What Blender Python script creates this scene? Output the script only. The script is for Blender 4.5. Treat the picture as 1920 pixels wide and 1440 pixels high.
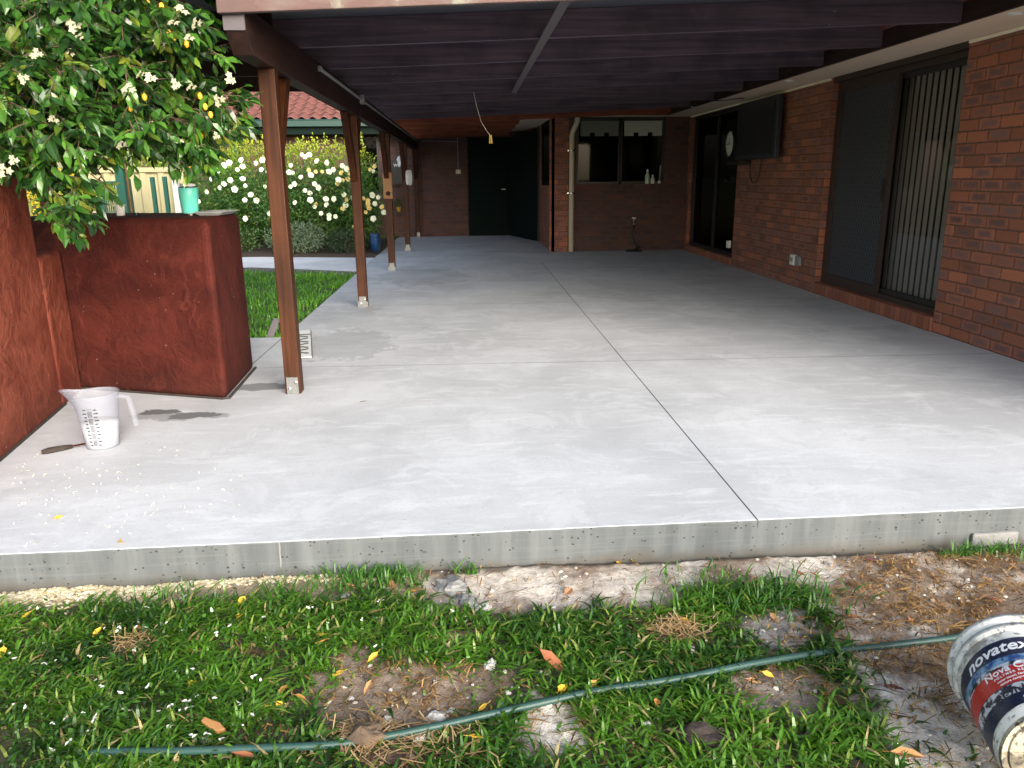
import bpy, math, random
from mathutils import Vector, Matrix, noise
R_ = math.radians
random.seed(11)
C = bpy.context.scene.collection
for o in list(bpy.data.objects): bpy.data.objects.remove(o)
# ------------------------------------------------------------------ camera
F, PX, PY, H = 1450., 960., 720., 1.25
def _basis():
    Y = Vector(((874.-PX)/F, (333.-PY)/F, 1)).normalized()
    Xd = Vector((math.cos(.010), -math.sin(.010), 0))
    U = Y.cross(Xd).normalized()
    if U.y > 0: U = -U
    return Y.cross(U), Y, U
AX, AY, AZ = _basis()
CAMP = Vector((0, 0, H))
def ray(x, y):
    d = Vector(((x-PX)/F, (y-PY)/F, 1)); return Vector((AX.dot(d), AY.dot(d), AZ.dot(d)))
def gp(x, y, z=0.):                       # point of the photograph at height z
    d = ray(x, y); return CAMP + d*((z-H)/d.z)
def at(x, y, Y):                          # point of the photograph at depth Y
    d = ray(x, y); return CAMP + d*(Y/d.y)
def proj(p):
    q = Vector(p)-CAMP
    c = AX*q.x + AY*q.y + AZ*q.z
    return (PX+F*c.x/c.z, PY+F*c.y/c.z) if c.z > .01 else (-9999, -9999)
cd = bpy.data.cameras.new('camera'); cam = bpy.data.objects.new('camera', cd); C.objects.link(cam)
cx = [Vector((AX[i], AY[i], AZ[i])) for i in range(3)]
M = Matrix.Identity(4)
for r in range(3):
    M[r][0] = cx[0][r]; M[r][1] = -cx[1][r]; M[r][2] = -cx[2][r]; M[r][3] = CAMP[r]
cam.matrix_world = M
cd.sensor_width = 36; cd.lens = F/1920*36; cd.clip_end = 2000; cd.clip_start = .05
sc = bpy.context.scene; sc.camera = cam
# ------------------------------------------------------------------ sky, sun, exposure
SUN_EL, SUN_AZ = R_(18), R_(156)          # azimuth measured from +Y towards +X
w = bpy.data.worlds.new('World'); sc.world = w; w.use_nodes = True
nt = w.node_tree; sky = nt.nodes.new('ShaderNodeTexSky'); sky.sky_type = 'NISHITA'; sky.sun_disc = False
sky.sun_elevation = SUN_EL; sky.sun_rotation = SUN_AZ; sky.dust_density = 3.0; sky.air_density = 1.0; sky.ozone_density = 1.0
bg = nt.nodes['Background']; bg.inputs['Strength'].default_value = .15
hs_ = nt.nodes.new('ShaderNodeHueSaturation'); hs_.inputs['Saturation'].default_value = .75
nt.links.new(sky.outputs[0], hs_.inputs['Color']); nt.links.new(hs_.outputs[0], bg.inputs['Color'])   # thin high cloud: a paler sky
sl = bpy.data.lights.new('sun', 'SUN'); sl.energy = 1.6; sl.angle = R_(38); sl.color = (1, .98, .955)
so = bpy.data.objects.new('sun', sl); C.objects.link(so)
sd = Vector((math.sin(SUN_AZ)*math.cos(SUN_EL), math.cos(SUN_AZ)*math.cos(SUN_EL), math.sin(SUN_EL)))
so.rotation_euler = sd.to_track_quat('Z', 'Y').to_euler(); so.location = (6, 6, 12)
sc.view_settings.view_transform = 'Standard'; sc.view_settings.look = 'None'
sc.view_settings.exposure = 1.7; sc.view_settings.gamma = 1.0
sc.cycles.max_bounces = 10; sc.cycles.transparent_max_bounces = 24

# ------------------------------------------------------------------ material helpers
class NT:
    def __init__(s, name):
        s.mat = bpy.data.materials.new(name); s.mat.use_nodes = True
        s.n = s.mat.node_tree.nodes; s.l = s.mat.node_tree.links
        s.b = s.n['Principled BSDF']; s.out = s.n['Material Output']
    def new(s, t, **k):
        o = s.n.new(t)
        for a, v in k.items(): setattr(o, a, v)
        return o
    def put(s, sock, v):
        if hasattr(v, 'is_output') or isinstance(v, bpy.types.NodeSocket): s.l.new(v, sock)
        elif isinstance(v, (tuple, list)) and len(v) == 3 and sock.type == 'RGBA': sock.default_value = (*v, 1)
        else: sock.default_value = v
    def m(s, op, a, b=0., c=None, clamp=False):
        o = s.new('ShaderNodeMath', operation=op, use_clamp=clamp); s.put(o.inputs[0], a); s.put(o.inputs[1], b)
        if c is not None: s.put(o.inputs[2], c)
        return o.outputs[0]
    def pos(s): return s.new('ShaderNodeNewGeometry').outputs['Position']
    def nrm(s): return s.new('ShaderNodeNewGeometry').outputs['True Normal']
    def obj(s): return s.new('ShaderNodeTexCoord').outputs['Object']
    def sep(s, v):
        o = s.new('ShaderNodeSeparateXYZ'); s.put(o.inputs[0], v); return o.outputs
    def comb(s, x, y, z=0.):
        o = s.new('ShaderNodeCombineXYZ'); s.put(o.inputs[0], x); s.put(o.inputs[1], y); s.put(o.inputs[2], z); return o.outputs[0]
    def scale(s, v, k):
        o = s.new('ShaderNodeMapping'); s.put(o.inputs[0], v); o.inputs['Scale'].default_value = k if isinstance(k, (tuple, list)) else (k, k, k); return o.outputs[0]
    def noise(s, v, sc, det=4, ro=.55, dist=0.):
        o = s.new('ShaderNodeTexNoise'); s.put(o.inputs['Vector'], v); o.inputs['Scale'].default_value = sc
        o.inputs['Detail'].default_value = det; o.inputs['Roughness'].default_value = ro; o.inputs['Distortion'].default_value = dist
        return o.outputs['Fac']
    def vor(s, v, sc):
        o = s.new('ShaderNodeTexVoronoi'); s.put(o.inputs['Vector'], v); o.inputs['Scale'].default_value = sc; return o.outputs
    def ss(s, v, a, b):                  # smoothstep a..b -> 0..1
        o = s.new('ShaderNodeMapRange', interpolation_type='SMOOTHSTEP'); s.put(o.inputs[0], v)
        o.inputs[1].default_value = a; o.inputs[2].default_value = b; return o.outputs[0]
    def mix(s, f, a, b, mode='MIX'):
        o = s.new('ShaderNodeMix', data_type='RGBA', blend_type=mode); s.put(o.inputs[0], f); s.put(o.inputs[6], a); s.put(o.inputs[7], b); return o.outputs[2]
    def ramp(s, f, stops):
        o = s.new('ShaderNodeValToRGB'); s.put(o.inputs[0], f); e = o.color_ramp.elements
        while len(e) < len(stops): e.new(.5)
        for q, (p, c) in zip(e, stops): q.position = p; q.color = (*c, 1)
        return o.outputs[0]
    def bump(s, h, strength=.5, dist=.01):
        o = s.new('ShaderNodeBump'); s.put(o.inputs['Height'], h); o.inputs['Strength'].default_value = strength; o.inputs['Distance'].default_value = dist
        s.l.new(o.outputs[0], s.b.inputs['Normal'])
    def attr(s, n='col'):
        o = s.new('ShaderNodeAttribute'); o.attribute_name = n; return o.outputs['Color']
    def fin(s, col, rough=.7, **k):
        s.put(s.b.inputs['Base Color'], col); s.put(s.b.inputs['Roughness'], rough)
        for a, v in k.items(): s.put(s.b.inputs[a.replace('_', ' ')], v)
        return s.mat
MT = {}
def plain(name, col, rough=.6, var=.12, sc=12, bump=.0, **k):
    t = NT(name); p = t.obj(); n = t.noise(p, sc, 5)
    c = t.mix(n, tuple(max(0, v*(1-var*2)) for v in col), tuple(min(1, v*(1+var*2)) for v in col))
    if bump: t.bump(t.noise(p, sc*4, 4), bump, .004)
    MT[name] = t.fin(c, rough, **k); return MT[name]
def m_concrete(name, top=(.53, .55, .58), joints=True):
    t = NT(name); p = t.pos(); x, y, z = t.sep(p); n = t.sep(t.nrm())
    big = t.noise(p, .9, 6, .6, .4); fine = t.noise(p, 60, 5, .7); st = t.noise(t.scale(p, (1.2, 5, 1)), 2.2, 6, .65, .6)
    c = t.mix(t.ss(big, .3, .7), tuple(v*.76 for v in top), top)
    c = t.mix(t.m('MULTIPLY', t.ss(st, .5, .72), .5), c, tuple(min(1, v*1.22) for v in top))
    c = t.mix(t.m('MULTIPLY', t.ss(fine, .45, .75), .3), c, tuple(v*.62 for v in top))
    pore = t.vor(p, 55); pm = t.m('MULTIPLY', t.m('SUBTRACT', 1, t.ss(pore['Distance'], .06, .16)), t.ss(t.noise(p, 9, 3), .44, .62))
    c = t.mix(t.m('MULTIPLY', pm, .6), c, (.16, .16, .17))
    wob = t.m('MULTIPLY', t.m('ADD', t.m('SUBTRACT', t.noise(p, 3.5, 5, .6), .5), t.m('MULTIPLY', t.m('SUBTRACT', t.noise(p, 13, 5, .65), .5), .9)), 1.5)
    sw = t.noise(t.scale(p, (.6, 3.2, 1)), 6, 6, .7, 1.5); c = t.mix(t.m('MULTIPLY', t.ss(sw, .52, .64), .22), c, tuple(v*.72 for v in top))
    gr = t.noise(p, 230, 3, .7); c = t.mix(t.m('MULTIPLY', t.ss(gr, .55, .72), .35), c, tuple(v*.5 for v in top))
    v4 = t.vor(t.comb(x, y), 26); sp4 = t.m('MULTIPLY', t.m('SUBTRACT', 1, t.ss(v4['Distance'], .045, .1)), t.ss(t.noise(p, 3.5, 4), .48, .56)); c = t.mix(t.m('MULTIPLY', sp4, .7), c, (.13, .125, .12))
    ch = t.noise(p, 2.1, 7, .72, 1.0); c = t.mix(t.m('MULTIPLY', t.ss(ch, .50, .60), .38), c, tuple(min(1, v*1.12) for v in top)); ch2 = t.noise(p, 5.5, 7, .75, .6); c = t.mix(t.m('MULTIPLY', t.ss(ch2, .55, .66), .28), c, tuple(v*.66 for v in top))
    if joints:
        tot = None
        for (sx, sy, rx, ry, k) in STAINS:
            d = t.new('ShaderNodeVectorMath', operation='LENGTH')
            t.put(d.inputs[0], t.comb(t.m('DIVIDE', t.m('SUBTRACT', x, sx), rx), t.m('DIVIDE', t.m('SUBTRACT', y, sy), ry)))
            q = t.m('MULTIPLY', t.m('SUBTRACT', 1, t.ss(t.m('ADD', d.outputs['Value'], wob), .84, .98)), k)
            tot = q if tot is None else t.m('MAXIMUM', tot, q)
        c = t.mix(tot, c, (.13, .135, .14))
        j1 = t.m('SUBTRACT', 1, t.ss(t.m('ABSOLUTE', t.m('SUBTRACT', x, t.m('ADD', 1.045, t.m('MULTIPLY', y, .0055)))), .0022, .0042))
        j1 = t.m('MULTIPLY', j1, t.m('LESS_THAN', y, 11.7))
        jx = None
        for yy, k in ((5.235, .75), (7.88, .6), (10.9, .4)):
            q = t.m('MULTIPLY', t.m('SUBTRACT', 1, t.ss(t.m('ABSOLUTE', t.m('SUBTRACT', y, t.m('SUBTRACT', yy, t.m('MULTIPLY', x, .012)))), .002, .006)), k)
            jx = q if jx is None else t.m('MAXIMUM', jx, q)
        j2 = t.m('SUBTRACT', 1, t.ss(t.m('ABSOLUTE', t.m('ADD', x, 1.53)), .003, .007))
        j2 = t.m('MULTIPLY', j2, t.m('MULTIPLY', t.m('GREATER_THAN', y, 5.2), t.m('LESS_THAN', y, 6.4)))
        j = t.m('MAXIMUM', t.m('MAXIMUM', j1, jx), t.m('MULTIPLY', j2, .7))
        j = t.m('MULTIPLY', j, t.m('GREATER_THAN', n[2], .5))
        c = t.mix(j, c, (.035, .035, .04))
    # formed edge: greyer, streaked, with bug holes
    sp = t.comb(t.m('MULTIPLY', x, 1), 0, z)
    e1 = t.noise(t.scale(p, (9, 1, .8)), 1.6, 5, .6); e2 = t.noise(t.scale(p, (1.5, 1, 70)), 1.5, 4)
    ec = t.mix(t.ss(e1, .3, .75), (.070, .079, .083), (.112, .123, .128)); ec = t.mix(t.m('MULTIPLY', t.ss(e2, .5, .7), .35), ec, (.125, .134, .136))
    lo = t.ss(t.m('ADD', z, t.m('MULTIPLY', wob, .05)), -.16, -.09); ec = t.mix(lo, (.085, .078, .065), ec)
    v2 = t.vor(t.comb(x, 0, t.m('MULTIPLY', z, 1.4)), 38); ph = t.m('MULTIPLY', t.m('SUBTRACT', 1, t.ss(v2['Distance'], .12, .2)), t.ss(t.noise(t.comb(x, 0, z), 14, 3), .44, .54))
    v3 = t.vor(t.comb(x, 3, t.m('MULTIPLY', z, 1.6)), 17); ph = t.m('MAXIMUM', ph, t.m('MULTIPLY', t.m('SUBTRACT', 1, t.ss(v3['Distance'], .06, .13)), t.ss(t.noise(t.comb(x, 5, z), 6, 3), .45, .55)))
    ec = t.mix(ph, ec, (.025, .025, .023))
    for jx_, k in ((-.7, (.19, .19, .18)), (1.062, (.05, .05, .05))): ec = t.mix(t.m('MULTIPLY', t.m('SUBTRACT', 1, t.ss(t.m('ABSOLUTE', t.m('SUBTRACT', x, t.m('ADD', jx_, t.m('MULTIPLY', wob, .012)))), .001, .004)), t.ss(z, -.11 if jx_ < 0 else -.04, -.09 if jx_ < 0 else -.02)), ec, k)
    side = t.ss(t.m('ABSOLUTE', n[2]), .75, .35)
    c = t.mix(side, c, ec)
    t.bump(t.m('SUBTRACT', t.m('ADD', t.m('MULTIPLY', fine, .4), t.m('MULTIPLY', big, .4)), t.m('ADD', t.m('MULTIPLY', pm, .6), t.m('MULTIPLY', t.m('MULTIPLY', ph, side), 1.2))), .5, .004)
    MT[name] = t.fin(c, .82, Specular_IOR_Level=.3); return MT[name]
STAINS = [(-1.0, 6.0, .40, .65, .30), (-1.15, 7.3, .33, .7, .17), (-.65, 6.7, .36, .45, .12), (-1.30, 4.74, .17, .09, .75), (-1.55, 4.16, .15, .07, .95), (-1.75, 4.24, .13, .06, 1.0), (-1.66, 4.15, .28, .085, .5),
          (-.25, 3.22, .05, .05, .16), (-.6, 10.2, .7, .9, .25)]
def m_brick(name, bw=.24, bh=.086, orange=(.42, .14, .072), dark=(.105, .056, .052), mort=(.13, .065, .045), flash=1.0):
    t = NT(name); p = t.pos(); x, y, z = t.sep(p); n = t.sep(t.nrm())
    ax = t.m('GREATER_THAN', t.m('ABSOLUTE', n[0]), .6)
    u = t.m('ADD', t.m('MULTIPLY', x, t.m('SUBTRACT', 1, ax)), t.m('MULTIPLY', y, ax))
    v = t.m('ADD', z, t.m('MULTIPLY', t.m('GREATER_THAN', t.m('ABSOLUTE', n[2]), .6), t.m('ADD', y, .031)))
    v = t.m('DIVIDE', t.m('ADD', v, 10*bh), bh); row = t.m('FLOOR', v); fv = t.m('SUBTRACT', v, row)
    off = t.m('MULTIPLY', t.m('MODULO', row, 2), .5)
    uu = t.m('ADD', t.m('DIVIDE', t.m('ADD', u, 100*bw), bw), off); colm = t.m('FLOOR', uu); fu = t.m('SUBTRACT', uu, colm)
    wn = t.new('ShaderNodeTexWhiteNoise', noise_dimensions='2D'); t.put(wn.inputs['Vector'], t.comb(colm, row)); rnd = wn.outputs['Value']; rc = t.sep(wn.outputs['Color'])
    rag = t.m('MULTIPLY', t.m('SUBTRACT', t.noise(p, 45, 4), .5), .02)
    du = t.m('MULTIPLY', t.m('MINIMUM', fu, t.m('SUBTRACT', 1, fu)), bw); dv = t.m('MULTIPLY', t.m('MINIMUM', fv, t.m('SUBTRACT', 1, fv)), bh)
    edge = t.m('ADD', t.m('MINIMUM', du, dv), rag); mm = t.ss(edge, .0035, .0075)
    dd = t.m('MINIMUM', t.m('DIVIDE', du, bw*.5), t.m('MULTIPLY', t.m('DIVIDE', dv, bh*.5), .75))
    nz = t.noise(p, 22, 5, .6)
    core = t.ss(t.m('ADD', dd, t.m('MULTIPLY', t.m('SUBTRACT', nz, .5), .45)), .02, .6)
    core = t.m('MULTIPLY', core, t.m('MULTIPLY', t.ss(rnd, .05, .5), .92*flash))
    o2 = t.mix(rc[1], tuple(v*.62 for v in orange), tuple(min(1, v*1.15) for v in orange))
    o2 = t.mix(t.m('MULTIPLY', t.noise(p, 90, 4), .5), o2, tuple(v*.5 for v in orange))
    d2 = t.mix(rc[2], dark, tuple(v*1.9 for v in dark))
    c = t.mix(core, o2, d2)
    c = t.mix(mm, t.mix(t.noise(p, 130, 3), tuple(v*.5 for v in mort), tuple(v*1.3 for v in mort)), c)
    t.bump(t.m('ADD', mm, t.m('MULTIPLY', t.noise(p, 110, 4), .25)), .7, .006)
    MT[name] = t.fin(c, t.m('ADD', .62, t.m('MULTIPLY', nz, .25))); return MT[name]
def m_wood(name, a, b, axis=2, rough=.6, sc=1.0):
    t = NT(name); p = t.pos(); k = [38*sc]*3; k[axis] = 1.3*sc
    g = t.noise(t.scale(p, tuple(k)), 1, 6, .6, .5); g2 = t.noise(p, 3, 4)
    c = t.mix(t.ss(g, .3, .72), a, b); c = t.mix(t.m('MULTIPLY', t.ss(g2, .4, .7), .5), c, tuple(v*.55 for v in a))
    sp = t.vor(p, 16); c = t.mix(t.m('MULTIPLY', t.m('SUBTRACT', 1, t.ss(sp['Distance'], .03, .07)), t.ss(t.noise(p, 5, 2), .5, .6)), c, tuple(min(1, v*3) for v in b))
    t.bump(g, .35, .004); MT[name] = t.fin(c, rough, Specular_IOR_Level=.18); return MT[name]
def m_render(name, a, b, dk, lo, sweep):
    t = NT(name); p = t.pos(); n = t.noise(p, 2.6, 6, .62, .8); n2 = t.noise(p, 9, 6, .6, 1.2); z = t.sep(p)[2]
    c = t.mix(t.ss(n, .3, .7), a, b); c = t.mix(t.m('MULTIPLY', t.ss(n2, .5, .66), .45), c, dk)
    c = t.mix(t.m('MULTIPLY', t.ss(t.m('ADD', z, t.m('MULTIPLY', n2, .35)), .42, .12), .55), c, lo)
    # trowel sweeps
    wv = t.new('ShaderNodeTexWave', wave_type='RINGS'); t.put(wv.inputs['Vector'], t.scale(p, (1, 1, 1))); wv.inputs['Scale'].default_value = 9; wv.inputs['Distortion'].default_value = 9; wv.inputs['Detail'].default_value = 3; wv.inputs['Detail Scale'].default_value = .8
    c = t.mix(t.m('MULTIPLY', t.ss(wv.outputs['Fac'], .72, .95), t.m('MULTIPLY', t.ss(t.noise(p, 1.7, 2), .5, .62), .25)), c, sweep)
    chip = t.m('MULTIPLY', t.m('SUBTRACT', 1, t.ss(t.vor(p, 22)['Distance'], .03, .06)), t.ss(t.noise(p, 4, 2), .5, .55)); c = t.mix(chip, c, (.6, .5, .45))
    t.bump(t.m('ADD', t.m('MULTIPLY', n2, .7), t.m('ADD', t.m('MULTIPLY', n, .6), t.m('MULTIPLY', t.noise(p, 120, 3), .15))), .8, .03); MT[name] = t.fin(c, t.m('ADD', .65, t.m('MULTIPLY', n, .25)), Specular_IOR_Level=.12)
def m_leaf(name, trans=.3, rough=.38, tint=(1, 1, 1)):
    t = NT(name); c = t.attr(); c = t.mix(1., c, tint, 'MULTIPLY')
    t.fin(c, rough, Specular_IOR_Level=.45)
    tr = t.new('ShaderNodeBsdfTranslucent'); t.put(tr.inputs[0], t.mix(1., c, (1.5, 1.6, .7), 'MULTIPLY'))
    mx = t.new('ShaderNodeMixShader'); mx.inputs[0].default_value = trans
    t.l.new(t.b.outputs[0], mx.inputs[1]); t.l.new(tr.outputs[0], mx.inputs[2]); t.l.new(mx.outputs[0], t.out.inputs[0]); MT[name] = t.mat
def m_glass(name, refl=.9, alpha=.5, rough=.03):
    t = NT(name); g = t.new('ShaderNodeBsdfGlossy'); g.inputs['Roughness'].default_value = rough; g.inputs[0].default_value = (.9, .95, 1, 1)
    tr = t.new('ShaderNodeBsdfTransparent'); tr.inputs[0].default_value = (alpha, alpha, alpha*1.02, 1)
    ge = t.new('ShaderNodeNewGeometry'); dt = t.new('ShaderNodeVectorMath', operation='DOT_PRODUCT'); t.l.new(ge.outputs['Normal'], dt.inputs[0]); t.l.new(ge.outputs['Incoming'], dt.inputs[1])
    fr = t.m('ADD', .04*refl, t.m('MULTIPLY', refl, t.m('POWER', t.m('SUBTRACT', 1, t.m('ABSOLUTE', dt.outputs['Value'])), 5)))
    mx = t.new('ShaderNodeMixShader'); t.l.new(fr, mx.inputs[0]); t.l.new(tr.outputs[0], mx.inputs[1]); t.l.new(g.outputs[0], mx.inputs[2]); t.l.new(mx.outputs[0], t.out.inputs[0]); MT[name] = t.mat
def m_jug():
    t = NT('clear_plastic'); d = t.fin((.52, .54, .60), .25, Specular_IOR_Level=.5)
    tl = t.new('ShaderNodeBsdfTranslucent'); tl.inputs[0].default_value = (.5, .52, .58, 1)
    tr = t.new('ShaderNodeBsdfTransparent'); tr.inputs[0].default_value = (.95, .96, .98, 1)
    m1 = t.new('ShaderNodeMixShader'); m1.inputs[0].default_value = .4; t.l.new(t.b.outputs[0], m1.inputs[1]); t.l.new(tl.outputs[0], m1.inputs[2])
    m2 = t.new('ShaderNodeMixShader'); m2.inputs[0].default_value = .74; t.l.new(m1.outputs[0], m2.inputs[1]); t.l.new(tr.outputs[0], m2.inputs[2]); t.l.new(m2.outputs[0], t.out.inputs[0]); MT['clear_plastic'] = t.mat
def m_attr(name, rough=.9, var=.35, sc=40, bump=.6, bd=.01):
    t = NT(name); p = t.pos(); n = t.noise(p, sc, 6, .7); c = t.mix(t.ss(n, .25, .75), t.mix(1., t.attr(), (1-var,)*3, 'MULTIPLY'), t.mix(1., t.attr(), (1+var,)*3, 'MULTIPLY'))
    v = t.vor(p, 110); c = t.mix(t.m('MULTIPLY', t.m('SUBTRACT', 1, t.ss(v['Distance'], .1, .25)), t.m('MULTIPLY', t.ss(t.noise(p, 16, 3), .5, .65), .6)), c, (.5, .47, .42))
    c = t.mix(t.m('MULTIPLY', t.ss(t.noise(p, 26, 5, .7), .58, .7), .7), c, t.mix(1., t.attr(), (.35, .3, .27), 'MULTIPLY'))
    t.bump(t.m('ADD', n, t.noise(p, sc*4, 4)), bump, bd); MT[name] = t.fin(c, rough); return MT[name]
m_concrete('concrete'); m_concrete('path_concrete', (.74, .74, .75), False)
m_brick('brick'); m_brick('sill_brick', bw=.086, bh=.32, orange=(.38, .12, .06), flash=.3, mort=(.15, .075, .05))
m_brick('shaded_brick', orange=(.125, .048, .034), dark=(.04, .026, .03), mort=(.10, .065, .055))  # darker copy of the house brick, with shade put into its colours
m_wood('post_timber', (.026, .0085, .0035), (.070, .023, .008), 2, .5); m_wood('beam_timber', (.022, .011, .010), (.042, .020, .016), 1, .6)
m_wood('rafter_timber', (.075, .058, .085), (.145, .10, .13), 0, .65); m_wood('red_timber', (.20, .055, .03), (.30, .09, .05), 0, .6)  # rafters: lens flare haze put into the purplish timber colour
m_render('red_render', (.125, .028, .018), (.235, .066, .040), (.06, .013, .009), (.05, .017, .012), (.24, .065, .04)); m_render('shaded_red_render', (.036, .0068, .005), (.076, .0155, .0105), (.028, .007, .006), (.026, .010, .008), (.13, .032, .021)); m_leaf('leaf', .16, .28); m_leaf('hedge_leaf', .35, .45); m_leaf('grass_blade', .25, .36); m_leaf('dry_leaf', .15, .7); m_leaf('petal', .25, .6)  # bench render is a darker copy of the red, shade put into it
m_glass('window_glass', alpha=.8); m_glass('dark_glass', refl=.16, alpha=.06); m_jug(); m_attr('soil')
plain('dark_frame', (.018, .014, .013), .45); plain('brown_frame', (.035, .018, .014), .5); plain('soffit_paint', (.74, .59, .45), .7, .05, 3); plain('bead_paint', (.80, .70, .55), .6, .04)
plain('cream_pipe', (.56, .50, .36), .4, .06, 3); plain('white_plastic', (.72, .71, .66), .4, .04); plain('grey_plastic', (.24, .25, .25), .5, .06); plain('roof_underside', (.05, .055, .07), .7, .1, 3)
plain('blind_fabric', (.52, .47, .36), .8, .05); plain('blind_cloth', (.45, .45, .38), .85, .05); plain('dull_blind', (.16, .17, .15), .85, .05); plain('black_plastic', (.012, .013, .016), .4, .2); plain('tv_cover', (.02, .023, .032), .55, .2)
plain('green_paint', (.012, .12, .085), .45, .08); plain('dark_green', (.0025, .009, .0075), .8, .15, Specular_IOR_Level=.15); plain('beige_steel', (.50, .44, .25), .5, .06, 2); plain('galv_steel', (.20, .21, .21), .4, .15, 30, Metallic=.6)
plain('teal_paint', (.14, .68, .56), .35, .03); plain('steel', (.5, .5, .5), .25, .05, Metallic=1.); plain('ochre_ply', (.24, .12, .04), .6, .12, 9); plain('white_cloth', (.66, .66, .66), .9, .06)
plain('bark', (.085, .058, .036), .9, .35, 18, .7); plain('rope', (.7, .68, .62), .9); plain('yellow_plastic', (.7, .45, .05), .5); plain('blue_glaze', (.008, .04, .12), .2); plain('interior', (.10, .09, .08), .9)
plain('milk', (.68, .68, .65), .35, .01); plain('ink', (.03, .03, .035), .6); plain('paper_white', (.82, .82, .82), .5, .02); plain('rock', (.18, .18, .175), .9, .25, 25, .8); plain('white_rock', (.40, .385, .355), .9, .15, 25, .8)
plain('fruit_skin', (.85, .42, .03), .4, .1); plain('pale_batten', (.085, .075, .085), .7, .1); plain('green_gutter', (.003, .034, .026), .4, .06); plain('clock_face', (.62, .64, .58), .5, .02)
plain('char_wood', (.028, .02, .016), .9, .4, 30, .8); plain('soap_green', (.5, .6, .45), .4)
def m_fascia():
    t = NT('weathered_fascia'); p = t.pos(); n = t.noise(t.scale(p, (1, 1, 3)), 2.5, 6, .65, .5); n2 = t.noise(t.scale(p, (1, 1, .6)), 5, 6, .7)
    c = t.ramp(n, [(.25, (.065, .05, .05)), (.5, (.115, .066, .06)), (.68, (.14, .108, .098)), (.85, (.22, .215, .19))])
    c = t.mix(t.m('MULTIPLY', t.ss(n2, .55, .7), .7), c, (.24, .25, .20)); t.bump(n2, .4, .004); MT['weathered_fascia'] = t.fin(c, .8)
def m_tile():
    t = NT('roof_tile'); p = t.pos(); n = t.noise(p, 5, 5, .6); n2 = t.noise(p, 40, 4)
    c = t.mix(n, (.085, .028, .021), (.19, .066, .048)); c = t.mix(t.m('MULTIPLY', t.ss(n2, .5, .75), .4), c, (.22, .09, .07)); t.bump(n2, .3, .005); MT['roof_tile'] = t.fin(c, .7)
def m_hose():
    t = NT('hose_rubber'); p = t.new('ShaderNodeUVMap').outputs[0]; u, v, q = t.sep(p)
    a = t.m('SINE', t.m('ADD', t.m('MULTIPLY', u, 1400), t.m('MULTIPLY', v, 75.4))); b = t.m('SINE', t.m('SUBTRACT', t.m('MULTIPLY', u, 1400), t.m('MULTIPLY', v, 75.4)))
    k = t.ss(t.m('MAXIMUM', a, b), .75, .98); c = t.mix(k, (.010, .036, .030), (.045, .105, .090)); MT['hose_rubber'] = t.fin(c, .45, Specular_IOR_Level=.35)
def m_bucket():
    t = NT('bucket_plastic'); p = t.obj(); n = t.noise(p, 14, 6, .65, .4); n2 = t.noise(t.scale(p, (1, 1, 2)), 42, 5, .7); z = t.sep(p)[2]
    c = t.mix(t.ss(n, .46, .62), (.70, .69, .64), (.32, .30, .26)); c = t.mix(t.m('MULTIPLY', t.ss(n2, .54, .64), .85), c, (.085, .085, .10))
    t.bump(n2, .25, .003); MT['bucket_plastic'] = t.fin(c, .5)
    t = NT('bucket_base'); p = t.obj(); n = t.noise(p, 16, 6, .7, .5); n2 = t.noise(p, 60, 5, .7)
    c = t.mix(t.ss(n, .42, .62), (.40, .36, .26), (.10, .085, .055)); c = t.mix(t.ss(n2, .50, .60), c, (.05, .045, .04)); t.bump(n, .3, .004); MT['bucket_base'] = t.fin(c, .7)
def m_label():
    t = NT('bucket_label'); uv = t.new('ShaderNodeUVMap').outputs[0]; u, v, q = t.sep(uv); n = t.noise(t.scale(uv, (3, 1.4, 1)), 7, 6, .65)
    sw = t.m('ADD', v, t.m('MULTIPLY', t.m('POWER', t.m('ABSOLUTE', t.m('SUBTRACT', u, .62)), 2), -.5))
    sw = t.m('ADD', sw, t.m('MULTIPLY', t.m('SUBTRACT', n, .5), .02))
    def band(a, b): return t.m('MULTIPLY', t.m('GREATER_THAN', sw, a), t.m('LESS_THAN', sw, b))
    c = t.mix(t.m('GREATER_THAN', sw, .2), (.012, .018, .05), (.015, .02, .05))
    c = t.mix(band(.57, .70), c, t.mix(t.ss(n, .40, .62), (.02, .07, .22), (.20, .36, .52)))
    c = t.mix(band(.52, .60), c, t.mix(t.ss(n, .45, .52), (.015, .018, .03), (.55, .58, .62)))
    c = t.mix(band(.28, .54), c, (.50, .025, .02)); c = t.mix(band(.13, .27), c, t.mix(t.ss(n, .46, .52), (.6, .6, .62), (.03, .035, .06)))
    n2 = t.noise(t.scale(uv, (3, 1.4, 1)), 22, 6, .75); c = t.mix(t.ss(n2, .62, .66), c, (.55, .55, .56)); c = t.mix(t.ss(t.noise(t.scale(uv, (5, 1, 1)), 9, 6, .7), .63, .67), c, (.02, .02, .03))
    MT['bucket_label'] = t.fin(c, .3)
m_fascia(); m_tile(); m_hose(); m_bucket(); m_label()
def m_mesh():
    t = NT('screen_mesh'); p = t.pos(); x, y, z = t.sep(p)
    a = t.m('ABSOLUTE', t.m('SUBTRACT', t.m('FRACT', t.m('ADD', t.m('DIVIDE', y, .05), t.m('DIVIDE', z, .09))), .5)); b = t.m('ABSOLUTE', t.m('SUBTRACT', t.m('FRACT', t.m('SUBTRACT', t.m('DIVIDE', y, .05), t.m('DIVIDE', z, .09))), .5))
    k = t.ss(t.m('MINIMUM', a, b), .12, .05); c = t.mix(k, (.012, .013, .018), (.085, .085, .105)); MT['screen_mesh'] = t.fin(c, .45)
m_mesh()

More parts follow.
